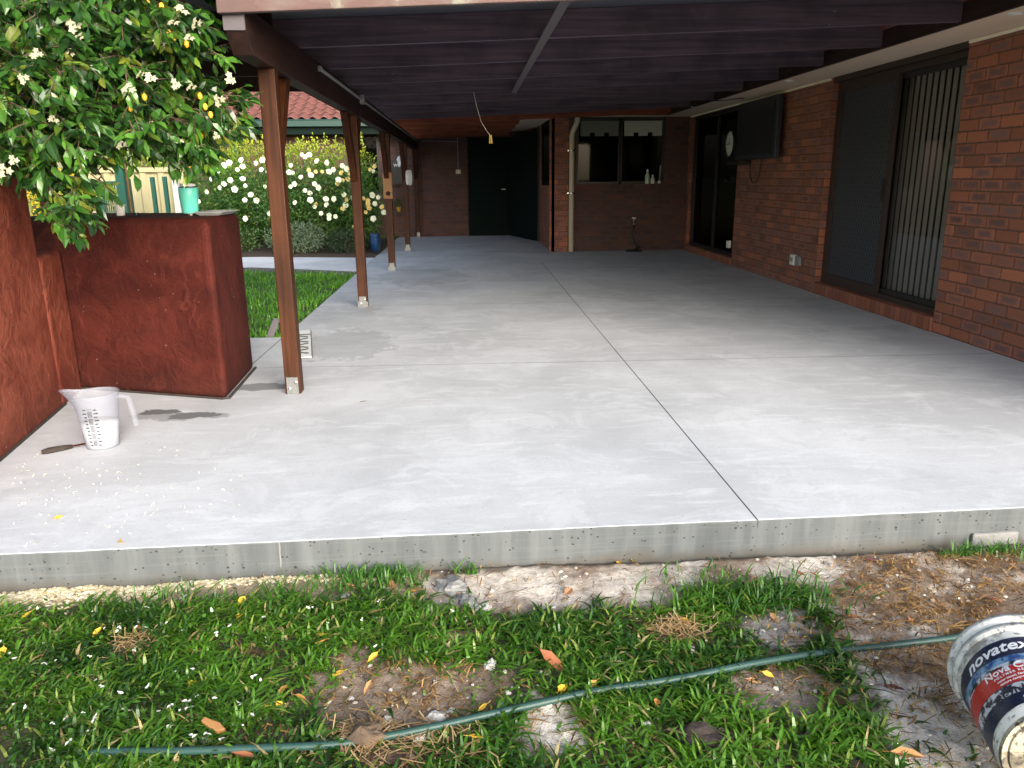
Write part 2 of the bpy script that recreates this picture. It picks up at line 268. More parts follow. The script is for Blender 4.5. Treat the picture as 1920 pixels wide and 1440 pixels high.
# ------------------------------------------------------------------ geometry helpers
class MB:
    def __init__(s): s.v = []; s.f = []; s.c = []; s.uv = []; s.mi = []
    def add(s, vs, fs, col=None, uvs=None, mi=0):
        b = len(s.v); s.v += [tuple(v) for v in vs]; s.f += [tuple(i+b for i in f) for f in fs]
        s.c += [col or (1, 1, 1)]*len(vs); s.uv += uvs or [(0, 0)]*len(vs); s.mi += [mi]*len(fs); return s
    def box(s, x0, x1, y0, y1, z0, z1, **k):
        x0, x1 = min(x0, x1), max(x0, x1); y0, y1 = min(y0, y1), max(y0, y1); z0, z1 = min(z0, z1), max(z0, z1)
        vs = [(x, y, z) for z in (z0, z1) for y in (y0, y1) for x in (x0, x1)]
        return s.add(vs, [(0, 2, 3, 1), (4, 5, 7, 6), (0, 1, 5, 4), (2, 6, 7, 3), (0, 4, 6, 2), (1, 3, 7, 5)], **k)
    def bar(s, a, b, w, d, up=(0, 0, 1), **k):      # box along a-b, w across, d along up
        a, b, up = Vector(a), Vector(b), Vector(up); t = (b-a).normalized(); sd = t.cross(up).normalized(); u = sd.cross(t)
        vs = [p+sd*(w/2*i)+u*(d/2*j) for p in (a, b) for j in (-1, 1) for i in (-1, 1)]
        return s.add(vs, [(0, 2, 3, 1), (4, 5, 7, 6), (0, 1, 5, 4), (2, 6, 7, 3), (0, 4, 6, 2), (1, 3, 7, 5)], **k)
    def prism(s, poly, axis, a, b, **k):            # polygon in the plane across axis, from a to b
        def P(q, h): return {0: (h, q[0], q[1]), 1: (q[0], h, q[1]), 2: (q[0], q[1], h)}[axis]
        n = len(poly); vs = [P(q, a) for q in poly]+[P(q, b) for q in poly]
        fs = [tuple(range(n))[::-1], tuple(range(n, 2*n))]+[(i, (i+1) % n, n+(i+1) % n, n+i) for i in range(n)]
        return s.add(vs, fs, **k)
    def tube(s, pts, r, n=8, cap=True, **k):
        pts = [Vector(p) for p in pts]; rs = r if isinstance(r, (list, tuple)) else [r]*len(pts)
        vs, uvs, L = [], [], 0.; ref = None
        for i, p in enumerate(pts):
            t = (pts[min(i+1, len(pts)-1)]-pts[max(i-1, 0)]).normalized()
            if ref is None: ref = t.orthogonal().normalized()
            ref = (ref-t*ref.dot(t)).normalized(); bn = t.cross(ref)
            if i: L += (p-pts[i-1]).length
            for j in range(n):
                a = 2*math.pi*j/n; vs.append(p+(ref*math.cos(a)+bn*math.sin(a))*rs[i]); uvs.append((L, j/n))
        fs = [(i*n+j, i*n+(j+1) % n, (i+1)*n+(j+1) % n, (i+1)*n+j) for i in range(len(pts)-1) for j in range(n)]
        if cap: fs += [tuple(range(n))[::-1], tuple(range((len(pts)-1)*n, len(pts)*n))]
        return s.add(vs, fs, uvs=uvs, **k)
    def lathe(s, prof, n=40, c=(0, 0, 0), cap0=False, cap1=False, sq=1., **k):
        vs = [(c[0]+r*math.cos(2*math.pi*j/n), c[1]+r*sq*math.sin(2*math.pi*j/n), c[2]+z) for r, z in prof for j in range(n)]
        fs = [(i*n+j, i*n+(j+1) % n, (i+1)*n+(j+1) % n, (i+1)*n+j) for i in range(len(prof)-1) for j in range(n)]
        if cap0: fs.append(tuple(range(n))[::-1])
        if cap1: fs.append(tuple(range((len(prof)-1)*n, len(prof)*n)))
        return s.add(vs, fs, **k)
    def blob(s, c, r, n=10, m=7, rough=.25, seed=0, **k):
        vs = []; r = Vector(r) if isinstance(r, (tuple, list)) else Vector((r, r, r))
        for i in range(m+1):
            th = math.pi*i/m
            for j in range(n):
                ph = 2*math.pi*j/n; d = Vector((math.sin(th)*math.cos(ph), math.sin(th)*math.sin(ph), math.cos(th)))
                q = 1+rough*noise.noise(d*1.7+Vector((seed*7.3, seed*1.7, 0)))*1.6
                vs.append((c[0]+d.x*r.x*q, c[1]+d.y*r.y*q, c[2]+d.z*r.z*q))
        fs = [(i*n+j, (i+1)*n+j, (i+1)*n+(j+1) % n, i*n+(j+1) % n) for i in range(m) for j in range(n)]
        return s.add(vs, fs, **k)
    def leaf(s, p, d, nrm, L, W, col, fold=.25, curl=.25):
        p, d = Vector(p), Vector(d).normalized(); sd = d.cross(Vector(nrm)); sd = sd.normalized() if sd.length > 1e-4 else d.orthogonal().normalized(); u = sd.cross(d)
        def P(a, b, h): return p+d*(L*a)+sd*(W*b)+u*(h*L)
        f = fold*W/L
        vs = [P(0, 0, 0), P(.36, 0, -f-curl*.1), P(.7, 0, -f*.9-curl*.42), P(1, 0, -curl), P(.32, -.46, -curl*.05), P(.32, .46, -curl*.05), P(.68, -.38, -curl*.38), P(.68, .38, -curl*.38)]
        return s.add(vs, [(0, 5, 1), (0, 1, 4), (5, 7, 2, 1), (4, 1, 2, 6), (7, 3, 2), (6, 2, 3)], col=col)
    def leaf2(s, p, d, nrm, L, W, col):
        p, d = Vector(p), Vector(d).normalized(); sd = d.cross(Vector(nrm)); sd = sd.normalized() if sd.length > 1e-4 else d.orthogonal().normalized(); u = sd.cross(d)
        vs = [p, p+d*(L*.5)+sd*(W*.5)+u*(.12*W), p+d*L, p+d*(L*.5)-sd*(W*.5)+u*(.12*W)]
        return s.add(vs, [(0, 1, 2), (0, 2, 3)], col=col)
    def build(s, name, mat, parent=None, smooth=False, bevel=0, origin=None, seg=2):
        L = Vector(origin) if origin is not None else (wpos(parent) if parent else Vector((0, 0, 0)))
        me = bpy.data.meshes.new(name); me.from_pydata([(v[0]-L.x, v[1]-L.y, v[2]-L.z) for v in s.v], [], s.f)
        for q in (mat if isinstance(mat, (list, tuple)) else [mat]): me.materials.append(MT[q])
        if any(s.mi): me.polygons.foreach_set('material_index', s.mi)
        if any(c != (1, 1, 1) for c in s.c):
            a = me.attributes.new('col', 'FLOAT_COLOR', 'POINT'); a.data.foreach_set('color', [x for c in s.c for x in (*c, 1)])
        if any(q != (0, 0) for q in s.uv):
            ul = me.uv_layers.new(name='UVMap'); ul.data.foreach_set('uv', [x for l in me.loops for x in s.uv[l.vertex_index]])
        if smooth: me.polygons.foreach_set('use_smooth', [True]*len(me.polygons))
        me.update(); o = bpy.data.objects.new(name, me); C.objects.link(o)
        if parent: o.parent = parent; o.location = L-wpos(parent)
        else: o.location = L
        if bevel:
            b = o.modifiers.new('bevel', 'BEVEL'); b.width = bevel; b.segments = seg; b.limit_method = 'ANGLE'
        return o
def wpos(o):
    v = Vector((0, 0, 0))
    while o: v += o.location; o = o.parent
    return v
def thing(name, label, cat, loc=(0, 0, 0), group=None):
    o = bpy.data.objects.new(name, None); C.objects.link(o); o.location = loc; o.empty_display_size = .1
    return tag(o, label, cat, group)
def tag(o, label, cat=None, group=None):
    o['label'] = label
    if cat: o['category'] = cat
    if group: o['group'] = group
    return o
def kind(o, k, label=None, cat=None):
    o['kind'] = k
    if label: o['label'] = label
    if cat: o['category'] = cat
    return o
def copy(o, loc=None, rot=None, scale=None, parent=None, label=None):
    c = o.copy(); C.objects.link(c)
    if parent is not None: c.parent = parent
    if loc is not None: c.location = loc
    if rot is not None: c.rotation_euler = rot
    if scale is not None: c.scale = (scale,)*3
    if label: c['label'] = label
    for ch in list(o.children): copy(ch, parent=c)
    return c
def rv(a=1.): return Vector((random.uniform(-a, a), random.uniform(-a, a), random.uniform(-a, a)))
def lerp(a, b, t): return tuple(x+(y-x)*t for x, y in zip(a, b))
def fbm(x, y, s=1., seed=0.): return noise.fractal(Vector((x*s, y*s, seed)), .8, 2., 5)

# ------------------------------------------------------------------ ground
# zones of the photographed foreground in its own plan coordinates (centres and radii in metres, from the survey of the picture)
def px_zone(x, y): return x, y
SF = lambda X: 2.585+.026*X
SOIL = [(735, 1320, 175, 85, (.27, .205, .15)), (860, 1300, 90, 60, (.22, .16, .11)), (740, 1425, 110, 30, (.13, .085, .06)), (1035, 1370, 62, 60, (.56, .52, .46)), (1455, 1180, 62, 48, (.30, .27, .245)), (1480, 1300, 95, 45, (.28, .23, .19)),
        (1262, 1180, 40, 26, (.22, .15, .09)), (860, 1105, 60, 32, (.30, .26, .22)), (1660, 1265, 75, 70, (.33, .285, .245)), (1730, 1370, 60, 70, (.30, .26, .23)), (640, 1240, 30, 20, (.24, .19, .14)), (870, 1190, 40, 16, (.25, .2, .15)),
        (1330, 1385, 60, 20, (.10, .07, .05)), (255, 1215, 40, 10, (.2, .15, .1))]
def grass_amount(X, Y):
    """1 in lawn, 0 on bare soil; also the soil colour"""
    x, y = proj((X, Y, -.14)); wob = fbm(X, Y, 5.)*34+fbm(X, Y, 16., 3.)*22
    base = (.05, .05, .022)
    # strip of sand along the slab and the churned right-hand side
    if x > 790:
        lim = 1122 if x < 900 else 1148 if x < 1220 else 1148-(x-1220)*.5 if x < 1320 else 1098 if x < 1500 else 1098+(x-1500)*.9
        if y < lim+wob*.7:
            sand = lerp((.24, .175, .13), (.56, .50, .43), min(1, max(0, .5+fbm(X, Y, 3.5, 9.)*1.6)))
            if x > 1560 and fbm(X, Y, 4., 5.) > -.1: sand = lerp(sand, (.15, .09, .05), .7)
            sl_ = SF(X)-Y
            if sl_ < .035+fbm(X, Y, 9., 4.)*.03: sand = lerp(sand, (.05, .036, .025), .85)  # dark soil line at the slab foot, with the gap's shadow painted in
            return 0., sand
    if x > 1575+(max(0, y-1240))*.75+wob*1.3:
        return .06, lerp((.13, .08, .045), (.56, .51, .45), min(1, max(0, .52+fbm(X, Y, 3., 7.)*1.7)))
    if x < 800:
        lim = 1100-(x/800)*22+30
        if y < lim+12+wob*.3: return (0. if x < 640 else .25), lerp((.36, .29, .19), (.25, .2, .13), .5+fbm(X, Y, 6.))
    for (cx_, cy_, rx, ry, col) in SOIL:
        d = math.hypot((x-cx_)/rx, (y-cy_)/ry)+wob*.013
        if d < 1: return 0.03 if d < .8 else .2, lerp(col, tuple(v*.7 for v in col), min(1, max(0, .5+fbm(X, Y, 7.))))
    return max(.22, min(1, .92+fbm(X, Y, 4.5, 2.)*1.25)), base
def ground_z(X, Y):
    if Y < 2.62: return -.142+fbm(X, Y, 2.)*.012+fbm(X, Y, 14., 4.)*.006
    if X < -1.5 and Y > 13.3: return .0+.05*min(1, (Y-13.3)/1.5)+fbm(X, Y, 3)*.02
    if X < -1.5: return -.09
    return -.25
xs = [-300, -120, -50, -25, -14, -9, -6, -4, -3]+[-2.4+i*.022 for i in range(228)]+[3, 4, 6, 10, 20, 50, 120, 300]
ys = [-300, -100, -30, -10, -3, -1, 0, .6]+[.9+i*.022 for i in range(77)]+[2.58, 2.625, 3.5, 5, 6.2, 6.4, 8, 10, 11.2, 12, 13.28, 13.32, 13.8, 14.5, 16, 18, 20, 25, 32, 45, 80, 160, 400]
mb = MB(); nx = len(xs); cols = []
vs = []
for Y in ys:
    for X in xs:
        vs.append((X, Y, ground_z(X, Y)))
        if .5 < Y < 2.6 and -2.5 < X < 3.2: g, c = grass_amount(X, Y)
        elif X < -1.5 and 13.2 < Y < 17.5 and X > -9: c = (.05, .035, .025)
        elif Y > 17 or X < -4.5: c = lerp((.16, .22, .03), (.30, .30, .06), .5+.5*math.sin(X*1.3+Y))
        else: c = (.06, .07, .025)
        cols.append(c)
mb.v = vs; mb.c = cols; mb.uv = [(0, 0)]*len(vs)
mb.f = [(j*nx+i, j*nx+i+1, (j+1)*nx+i+1, (j+1)*nx+i) for j in range(len(ys)-1) for i in range(nx-1)]; mb.mi = [0]*len(mb.f)
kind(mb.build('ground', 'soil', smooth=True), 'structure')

# slab: main deck plus the wing beside the rendered bench
SF = lambda X: 2.585+.026*X
poly = [(-2.9, SF(-2.9)), (3.74, SF(3.74)), (3.74, 17.43), (-6.2, 17.43), (-6.2, 16.4), (-1.53, 16.4), (-1.53, 6.33), (-6, 6.33), (-6, 5), (-2.9, 5)]
poly = [(-2.9+i*.03, SF(-2.9+i*.03)+.005*noise.noise(Vector((i*.11, 3, 0)))+random.uniform(-.0012, .0012)) for i in range(222)]+[(3.76, SF(3.76)), (3.76, 17.43), (-1.53, 17.43), (-1.53, 6.33), (-4.2, 6.33), (-4.2, 5.0), (-2.9, 5.0)]
mb = MB().prism(poly, 2, -.34, 0)
kind(mb.build('concrete_slab', 'concrete', bevel=.006), 'structure')
mb = MB().prism([(-9, 11.6), (-5, 11.75), (-3.2, 11.75), (-1.56, 11.0), (-1.534, 10.98), (-1.534, 12.9), (-3.2, 13.25), (-5, 13.75), (-9, 14.2)], 2, -.3, -.004)
kind(mb.build('garden_path', 'path_concrete', bevel=.008), 'structure')

# ------------------------------------------------------------------ house
house = thing('brick_house', 'red brick house with sliding doors and tiled roof around the covered patio', 'house', (3.76, 9, 0))
WX = 3.76
mb = MB(); ZT = 2.3
for a, b in ((2.7, 6.0), (8.22, 10.95), (13.34, 13.68)): MB().box(WX, WX+.24, a, b, -.3, ZT).build('wall', 'brick', house)
for a, b, c in ((6.003, 8.217, 2.152), (10.953, 13.337, 2.182)): MB().box(WX+.015, WX+.235, a, b, c, ZT).build('door_head', 'brown_frame', house)
for a, b, c in ((6.002, 8.218, .118), (10.952, 13.338, .105)): MB().box(WX-.022, WX+.2, a, b, -.2, c).build('door_sill', 'sill_brick', house, bevel=.006)
# kitchen wall with the window
KY = 13.45; mb = MB()
mb.box(1.49, 1.86, KY, KY+.22, -.2, ZT).box(3.36, WX-.002, KY, KY+.22, -.2, ZT).box(1.86, 3.36, KY, KY+.22, -.2, 1.085)
mb.box(1.86, 3.36, KY, KY+.22, 2.2, ZT)
mb.build('kitchen_wall', 'shaded_brick', house)['label'] = 'brick wall under and beside the kitchen window, shade put into its colour'
mb = MB().box(1.84, 3.38, KY-.03, KY+.1, 1.085, 1.12); mb.build('window_sill', 'shaded_brick', house, bevel=.005)
mb = MB().box(1.44, 1.488, KY-.02, 15.74, -.2, 1.1).box(1.40, 1.72, KY-.02, KY-.004, -.2, 2.2); mb.box(1.44, 1.488, 13.43, 13.75, 1.1, 2.2).box(1.44, 1.488, 15.3, 15.74, 1.1, 2.2)
mb.build('corner_pier', 'brick', house)
mb = MB().box(1.452, 1.47, 13.75, 15.3, 1.1, 2.2); mb.build('side_window', 'dark_glass', house)
# back wall and left wing
BY = 17.45; mb = MB()
mb.box(-1.85, .02, BY, BY+.2, -.2, ZT).box(-1.06, -.98, BY-.1, BY, -.2, ZT); mb.box(-7, -2.45, BY, BY+.2, -.2, ZT).box(-2.45, -1.85, BY, BY+.2, -.2, .95).box(.02, 1.5, BY, BY+.2, 2.1, ZT)
mb.box(.95, 1.5, BY, BY+.2, -.2, 2.1); mb.box(.02, .95, BY+.1, BY+.2, -.2, 2.1); mb.build('back_wall', 'shaded_brick', house)
wn = MB().box(-2.45, -2.40, BY-.01, BY+.06, .95, 2.2).box(-1.9, -1.85, BY-.01, BY+.06, .95, 2.2).box(-2.4, -1.9, BY-.01, BY+.06, 2.14, 2.2).box(-2.4, -1.9, BY-.01, BY+.06, .95, 1.0).box(-2.4, -1.9, BY-.01, BY+.04, 1.55, 1.58).build('window', 'dark_frame', house)
MB().box(-2.4, -1.9, BY+.02, BY+.03, 1.0, 2.14).build('pane', 'dark_glass', wn)
dr = MB().box(.06, .93, BY-.02, BY+.03, 0.01, 2.06).box(.10, .45, BY-.032, BY-.02, .15, .95).box(.53, .89, BY-.032, BY-.02, .15, .95).box(.10, .45, BY-.032, BY-.02, 1.05, 1.95).box(.53, .89, BY-.032, BY-.02, 1.05, 1.95).build('back_door', 'dark_green', house, bevel=.004)
MB().tube([(.84, BY-.03, 1.0), (.84, BY-.08, 1.0), (.76, BY-.08, 1.0)], .01).build('handle', 'steel', dr)
MB().bar((.95, 17.38, 1.03), (1.2, 16.5, 1.03), .04, 2.05).build('open_door', 'dark_green', house)
MB().bar((1.2, 16.5, 1.05), (1.45, 15.74, 1.05), .05, 2.1).build('alcove_screen', 'dark_green', house)
MB().box(1.46, 1.5, 15.75, BY-.002, -.2, 2.3).build('alcove_wall', 'shaded_brick', house)
MB().box(1.405, 1.45, 15.68, 15.74, 0, 2.2).build('door_post', 'dark_frame', house)
# eaves
mb = MB().box(3.285, WX, 2.5, 12.95, 2.198, 2.215).box(.95, WX, 12.955, 13.428, 2.200, 2.217).box(.95, 1.438, 13.43, 17.44, 2.200, 2.217); mb.build('soffit', 'soffit_paint', house)
for a, b in ((2.5, 5.97), (8.24, 10.9), (10.94, 13.3)): MB().box(WX-.03, WX-.002, a, b, 2.172, 2.196).build('cornice_bead', 'bead_paint', house, bevel=.006)
mb = MB().box(3.25, 3.282, 2.5, 12.92, 2.19, 2.36); mb.build('side_fascia', 'beam_timber', house)
mb = MB().box(.92, 3.282, 12.922, 12.952, 2.19, 2.30).box(.918, .948, 12.953, 17.4, 2.19, 2.30); mb.build('fascia', 'red_timber', house)
# tiled roofs (main roof over the house and the wing behind the hedge)
def tiles(mb, x0, x1, y0, z0, rows, dirn, slope=23.):
    tw, ex, n = .225, .31, 8; cs, sn = math.cos(R_(slope)), math.sin(R_(slope)); N = int((x1-x0)/tw)*n
    for r in range(rows):
        pr = []
        for e, lift in ((0, .045), (ex+.04, .012)):
            for i in range(N+1):
                ph = (i % n)/n; h = .042*math.sin(math.pi*min(1, ph/.62)) if ph < .62 else -.012*math.sin(math.pi*(ph-.62)/.38)
                d = r*ex+e; pr.append((x0+i*tw/n, y0+dirn*(d*cs-(h+lift)*sn), z0+d*sn+(h+lift)*cs))
        lo = [(p[0], p[1], p[2]-.018) for p in pr[:N+1]]
        fs = [(i, i+1, N+1+i+1, N+1+i) for i in range(N)]+[(2*(N+1)+i, 2*(N+1)+i+1, i+1, i) for i in range(N)]
        mb.add(pr+lo, fs)
mb = MB(); tiles(mb, -7, -1.0, 16.92, 2.42, 13, 1); mb.build('tile_roof', 'roof_tile', house, smooth=False)
mb = MB().prism([(16.9, 2.40), (22, 2.40+5.1*math.tan(R_(23))), (22, 2.2), (16.9, 2.36)], 0, -7, -1.0); mb.build('roof_frame', 'dark_frame', house)
mb = MB().prism([(3.2, 2.37), (8, 2.37+4.8*math.tan(R_(23))), (12, 2.37), (12, 2.32), (3.2, 2.32)], 1, 2.3, 22).prism([(12.9, 2.37), (16.5, 4.0), (22, 4.0), (22, 2.33), (12.9, 2.33)], 0, .9, 3.2); mb.build('roof', 'roof_tile', house)
gt = MB().prism([(16.78, 2.29), (16.78, 2.41), (16.80, 2.41), (16.80, 2.31), (16.90, 2.31), (16.90, 2.29)], 0, -6.6, -.9).tube([(-6.6, 16.785, 2.415), (-.9, 16.785, 2.415)], .014, 8).build('gutter', 'green_gutter', house)
MB().box(-6.6, -.9, 16.905, 16.93, 2.14, 2.40).build('gutter_fascia', 'dark_green', gt)
px_ = at(438, 240, 16.8); MB().box(px_.x-.05, px_.x+.05, 16.8, 16.9, -.1, 2.3).build('veranda_post', 'green_gutter', house)
# hidden shell so that rooms are dark
mb = MB().box(6.5, 6.6, 2.7, 17.4, -.2, 2.3).box(4.0, 6.5, 2.7, 2.8, -.2, 2.3).box(4.0, 6.5, 2.8, 17.4, -.2, -.02).box(1.9, 4.0, 17.2, 17.3, -.2, 2.3); mb.build('inner_wall', 'interior', house)
MB().box(4.02, 6.5, 2.8, 17.4, 2.28, 2.30).box(1.5, 4.0, 13.7, 17.2, 2.28, 2.30).build('ceiling', 'interior', house)
# sliding door with mesh screen and blinds
def frame(mb, X0, X1, a, b, z0, z1, t): mb.box(X0, X1, a, a+t, z0, z1).box(X0, X1, b-t, b, z0, z1).box(X0, X1, a+t, b-t, z0, z0+t).box(X0, X1, a+t, b-t, z1-t, z1)
mb = MB(); frame(mb, WX+.06, WX+.16, 6.0, 8.2, .118, 2.15, .05); sd1 = mb.build('sliding_door', 'brown_frame', house); sd1['label'] = 'sliding door with vertical blinds behind glass and a mesh screen leaf'
mb = MB(); frame(mb, WX+.10, WX+.14, 6.05, 7.16, .165, 2.10, .045); mb.box(WX+.085, WX+.1, 6.05, 7.16, .12, .165); mb.build('glass_frame', 'dark_frame', sd1)
MB().box(WX+.118, WX+.123, 6.095, 7.115, .21, 2.055).build('glass_pane', 'window_glass', sd1)
mb = MB(); frame(mb, WX+.062, WX+.092, 7.05, 8.15, .165, 2.10, .055); mb.build('screen_frame', 'brown_frame', sd1)
MB().box(WX+.076, WX+.080, 7.105, 8.095, .22, 2.045).build('screen_panel', 'screen_mesh', sd1)
MB().box(WX+.04, WX+.062, 7.10, 7.125, 1.0, 1.2).build('handle', 'black_plastic', sd1)
vb = MB().box(WX+.19, WX+.24, 6.02, 8.2, 2.10, 2.14)
for i in range(20):
    y = 6.08+i*.092; vb.bar((WX+.205, y-.031, 1.13), (WX+.207, y+.031, 1.13), .004, 1.92, (0, 0, 1))
vb.build('vertical_blind', 'blind_fabric', sd1)
mb = MB(); frame(mb, WX+.06, WX+.16, 10.95, 13.34, .105, 2.18, .05); mb.box(WX+.08, WX+.13, 12.1, 12.2, .15, 2.13); sd2 = mb.build('sliding_door', 'dark_frame', house); sd2['label'] = 'dark glazed sliding door near the kitchen corner'
MB().box(WX+.10, WX+.106, 11.0, 12.1, .155, 2.13).box(WX+.11, WX+.116, 12.2, 13.29, .155, 2.13).build('glass_pane', 'dark_glass', sd2)
MB().bar((WX+.2, 11.1, 1.85), (WX+.2, 11.5, 1.85), .01, .5).build('door_curtain', 'blind_cloth', sd2)
# kitchen window
mb = MB()
for a, b in ((1.86, 2.62), (2.60, 3.36)): mb.box(a, a+.04, KY+.05, KY+.1, 1.12, 2.18).box(b-.04, b, KY+.05, KY+.1, 1.12, 2.18)
mb.box(1.9, 3.32, KY+.05, KY+.1, 1.12, 1.16).box(1.9, 3.32, KY+.05, KY+.1, 2.14, 2.18); kw = mb.build('window', 'dark_frame', house)
MB().box(1.9, 3.32, KY+.07, KY+.076, 1.16, 2.14).build('glass_pane', 'dark_glass', kw)
for k, (a, b) in enumerate(((1.93, 2.57), (2.67, 3.31))):
    mb = MB(); n = 24
    for i in range(n):
        x0, x1 = a+(b-a)*i/n, a+(b-a)*(i+1)/n; xm = (i+.5)/n
        zb = 1.90+(.055 if (.27 < xm < .38 or .63 < xm < .74) else 0); mb.box(x0, x1, KY+.055, KY+.062, zb, 2.14)
    mb.build('window_blind', ('dull_blind', 'blind_cloth')[k], kw)
# downpipe
mb = MB().tube([(1.77, KY-.075, -.0), (1.77, KY-.075, 1.9), (1.785, KY-.085, 1.97), (1.84, KY-.16, 2.1), (1.85, KY-.17, 2.19)], .043, 16)
dp = mb.build('downpipe', 'cream_pipe', house, smooth=True)
for z in (.98, 1.67): MB().lathe([(.046, -.015), (.049, -.012), (.049, .012), (.046, .015)], 16, (1.77, KY-.075, z)).box(1.70, 1.73, KY-.06, KY, z-.012, z+.012).build('pipe_clip', 'steel', dp)
# fittings on walls
ot = MB().box(WX-.04, WX-.001, 8.72, 8.84, .24, .36).build('power_outlet', 'white_plastic', house, bevel=.006); MB().box(WX-.046, WX-.04, 8.75, 8.77, .28, .33).box(WX-.046, WX-.04, 8.79, 8.81, .28, .33).build('outlet_switch', 'grey_plastic', ot)
MB().box(WX-.03, WX-.001, 8.60, 8.72, .245, .35).build('power_outlet', 'grey_plastic', house, bevel=.005)
MB().box(WX-.045, WX-.001, 11.0, 11.09, .24, .34).build('power_outlet', 'white_plastic', house, bevel=.005)
lb = MB().box(-.22, -.11, BY-.05, BY-.001, 1.33, 1.42).build('switch_box', 'cream_pipe', house, bevel=.006); MB().box(-.18, -.15, BY-.056, BY-.05, 1.355, 1.395).build('rocker', 'white_plastic', lb)
MB().tube([(-.165, BY-.015, 1.42), (-.165, BY-.015, 2.0), (-.165, BY-.015, 2.2)], .010, 8).tube([(-.165, BY-.015, 2.0), (-.95, BY-.015, 2.02)], .006, 8).build('conduit', 'grey_plastic', house)
for p in ((1480, 151), (1302, 200), (1905, 24)):
    q = gp(p[0], p[1], 2.197); d = MB().lathe([(.048, 0), (.045, -.008), (.034, -.008), (.03, -.002)], 24, (q.x, q.y, 2.197), cap1=True).build('downlight', 'white_plastic', house)
MB().tube([gp(1325, 187, 2.188)+Vector((0, 0, 0)), gp(1345, 189, 2.186), gp(1368, 187, 2.186), gp(1390, 184, 2.186), at(1402, 187, 10.85)], .006, 6).build('eave_cable', 'black_plastic', house, smooth=True)

# television, its loop of cable, clock
tv = thing('television', 'large dark flat television hung high on the brick wall', 'television', (WX, 10, 1.4))
MB().box(WX-.12, WX-.055, 9.33, 10.72, 1.44, 2.155).build('cover', 'tv_cover', tv, bevel=.012)
MB().box(WX-.128, WX-.12, 9.40, 10.66, 1.50, 2.11).build('screen', 'black_plastic', tv); MB().box(WX-.055, WX-.002, 9.7, 10.3, 1.6, 2.0).build('wall_bracket', 'black_plastic', tv)
MB().tube([(WX-.03, 10.18+.2*math.cos(a), 1.44-.30*math.sin(a)) for a in [math.pi*i/14 for i in range(15)]], .006, 6).build('loop_cable', 'black_plastic', tv, smooth=True)
sh = MB().box(WX-.16, WX-.001, 10.42, 10.93, 1.385, 1.43).build('wall_shelf', 'dark_frame', bevel=.004, origin=(WX, 10.7, 1.39)); tag(sh, 'small dark wall shelf under the far end of the television', 'shelf')
ck = thing('wall_clock', 'round pale wall clock between the far door and the television', 'clock', (WX-.13, 10.86, 1.66))
rot = Matrix.Translation((WX-.15, 10.86, 1.66)) @ Matrix.Rotation(R_(-90), 4, 'Y')
def xf(mb, m): mb.v = [tuple(m @ Vector(v)) for v in mb.v]; return mb
xf(MB().lathe([(.02, -.14), (.175, -.03), (.178, .012), (.165, .016), (.16, .006)], 32, cap0=True), rot).build('case', 'black_plastic', ck, smooth=False)
xf(MB().lathe([(.16, .004), (.001, .0045)], 32), rot).build('dial', 'clock_face', ck)
xf(MB().box(-.006, .006, -.005, .1, .006, .009).box(-.005, .085, -.006, .006, .010, .012), rot).build('hand', 'ink', ck)
for i in range(12):
    a = i*math.pi/6; xf(MB().bar((.125*math.cos(a), .125*math.sin(a), .006), (.15*math.cos(a), .15*math.sin(a), .006), .008, .002), rot).build('hour_mark', 'ink', ck)
# garden tap, bottles on the sill
tp = thing('garden_tap', 'brass garden tap with dark hose below the kitchen window', 'tap', (2.86, KY, .1))
MB().tube([(2.86, KY-.002, .48), (2.86, KY-.07, .48), (2.86, KY-.085, .43)], .014, 10).build('spout', 'steel', tp, smooth=True)
MB().tube([(2.86, KY-.04, .48), (2.86, KY-.04, .55)], .009, 8).bar((2.82, KY-.04, .555), (2.90, KY-.04, .555), .014, .012).build('handle', 'steel', tp)
MB().tube([(2.86, KY-.085, .44), (2.84, KY-.09, .3), (2.88, KY-.1, .15), (2.95, KY-.14, .05), (2.85, KY-.2, .02), (2.7, KY-.24, .018), (2.95, KY-.3, .018)], .018, 8).build('tap_hose', 'black_plastic', tp, smooth=True)
def bottle(label, x, y, z, h, r, m):
    b = thing('bottle', label, 'bottle', (x, y, z), 'bottles on the kitchen sill')
    MB().lathe([(r*.9, 0), (r, .01), (r, h*.55), (r*.45, h*.72), (r*.4, h*.8)], 16, (x, y, z), cap0=True, cap1=True).build('body', m, b, smooth=True)
    MB().lathe([(r*.5, h*.8), (r*.5, h*.93), (r*.2, h*.95), (r*.2, h)], 12, (x, y, z), cap0=True, cap1=True).build('pump_cap', 'paper_white', b)
bottle('tall pale green soap bottle on the kitchen window sill', 3.08, KY+.02, 1.12, .24, .04, 'soap_green')
bottle('short clear bottle beside the green soap bottle on the sill', 3.17, KY+.015, 1.12, .15, .035, 'white_plastic')
br = thing('dish_brush', 'blue handled dish brush standing on the right end of the sill', 'brush', (3.29, KY+.01, 1.12))
MB().tube([(3.285, KY+.01, 1.16), (3.30, KY+.012, 1.42)], [.009, .016], 8).build('handle', 'grey_plastic', br); MB().blob((3.285, KY+.01, 1.145), (.028, .022, .026), rough=.1).build('bristles', 'paper_white', br, smooth=True)

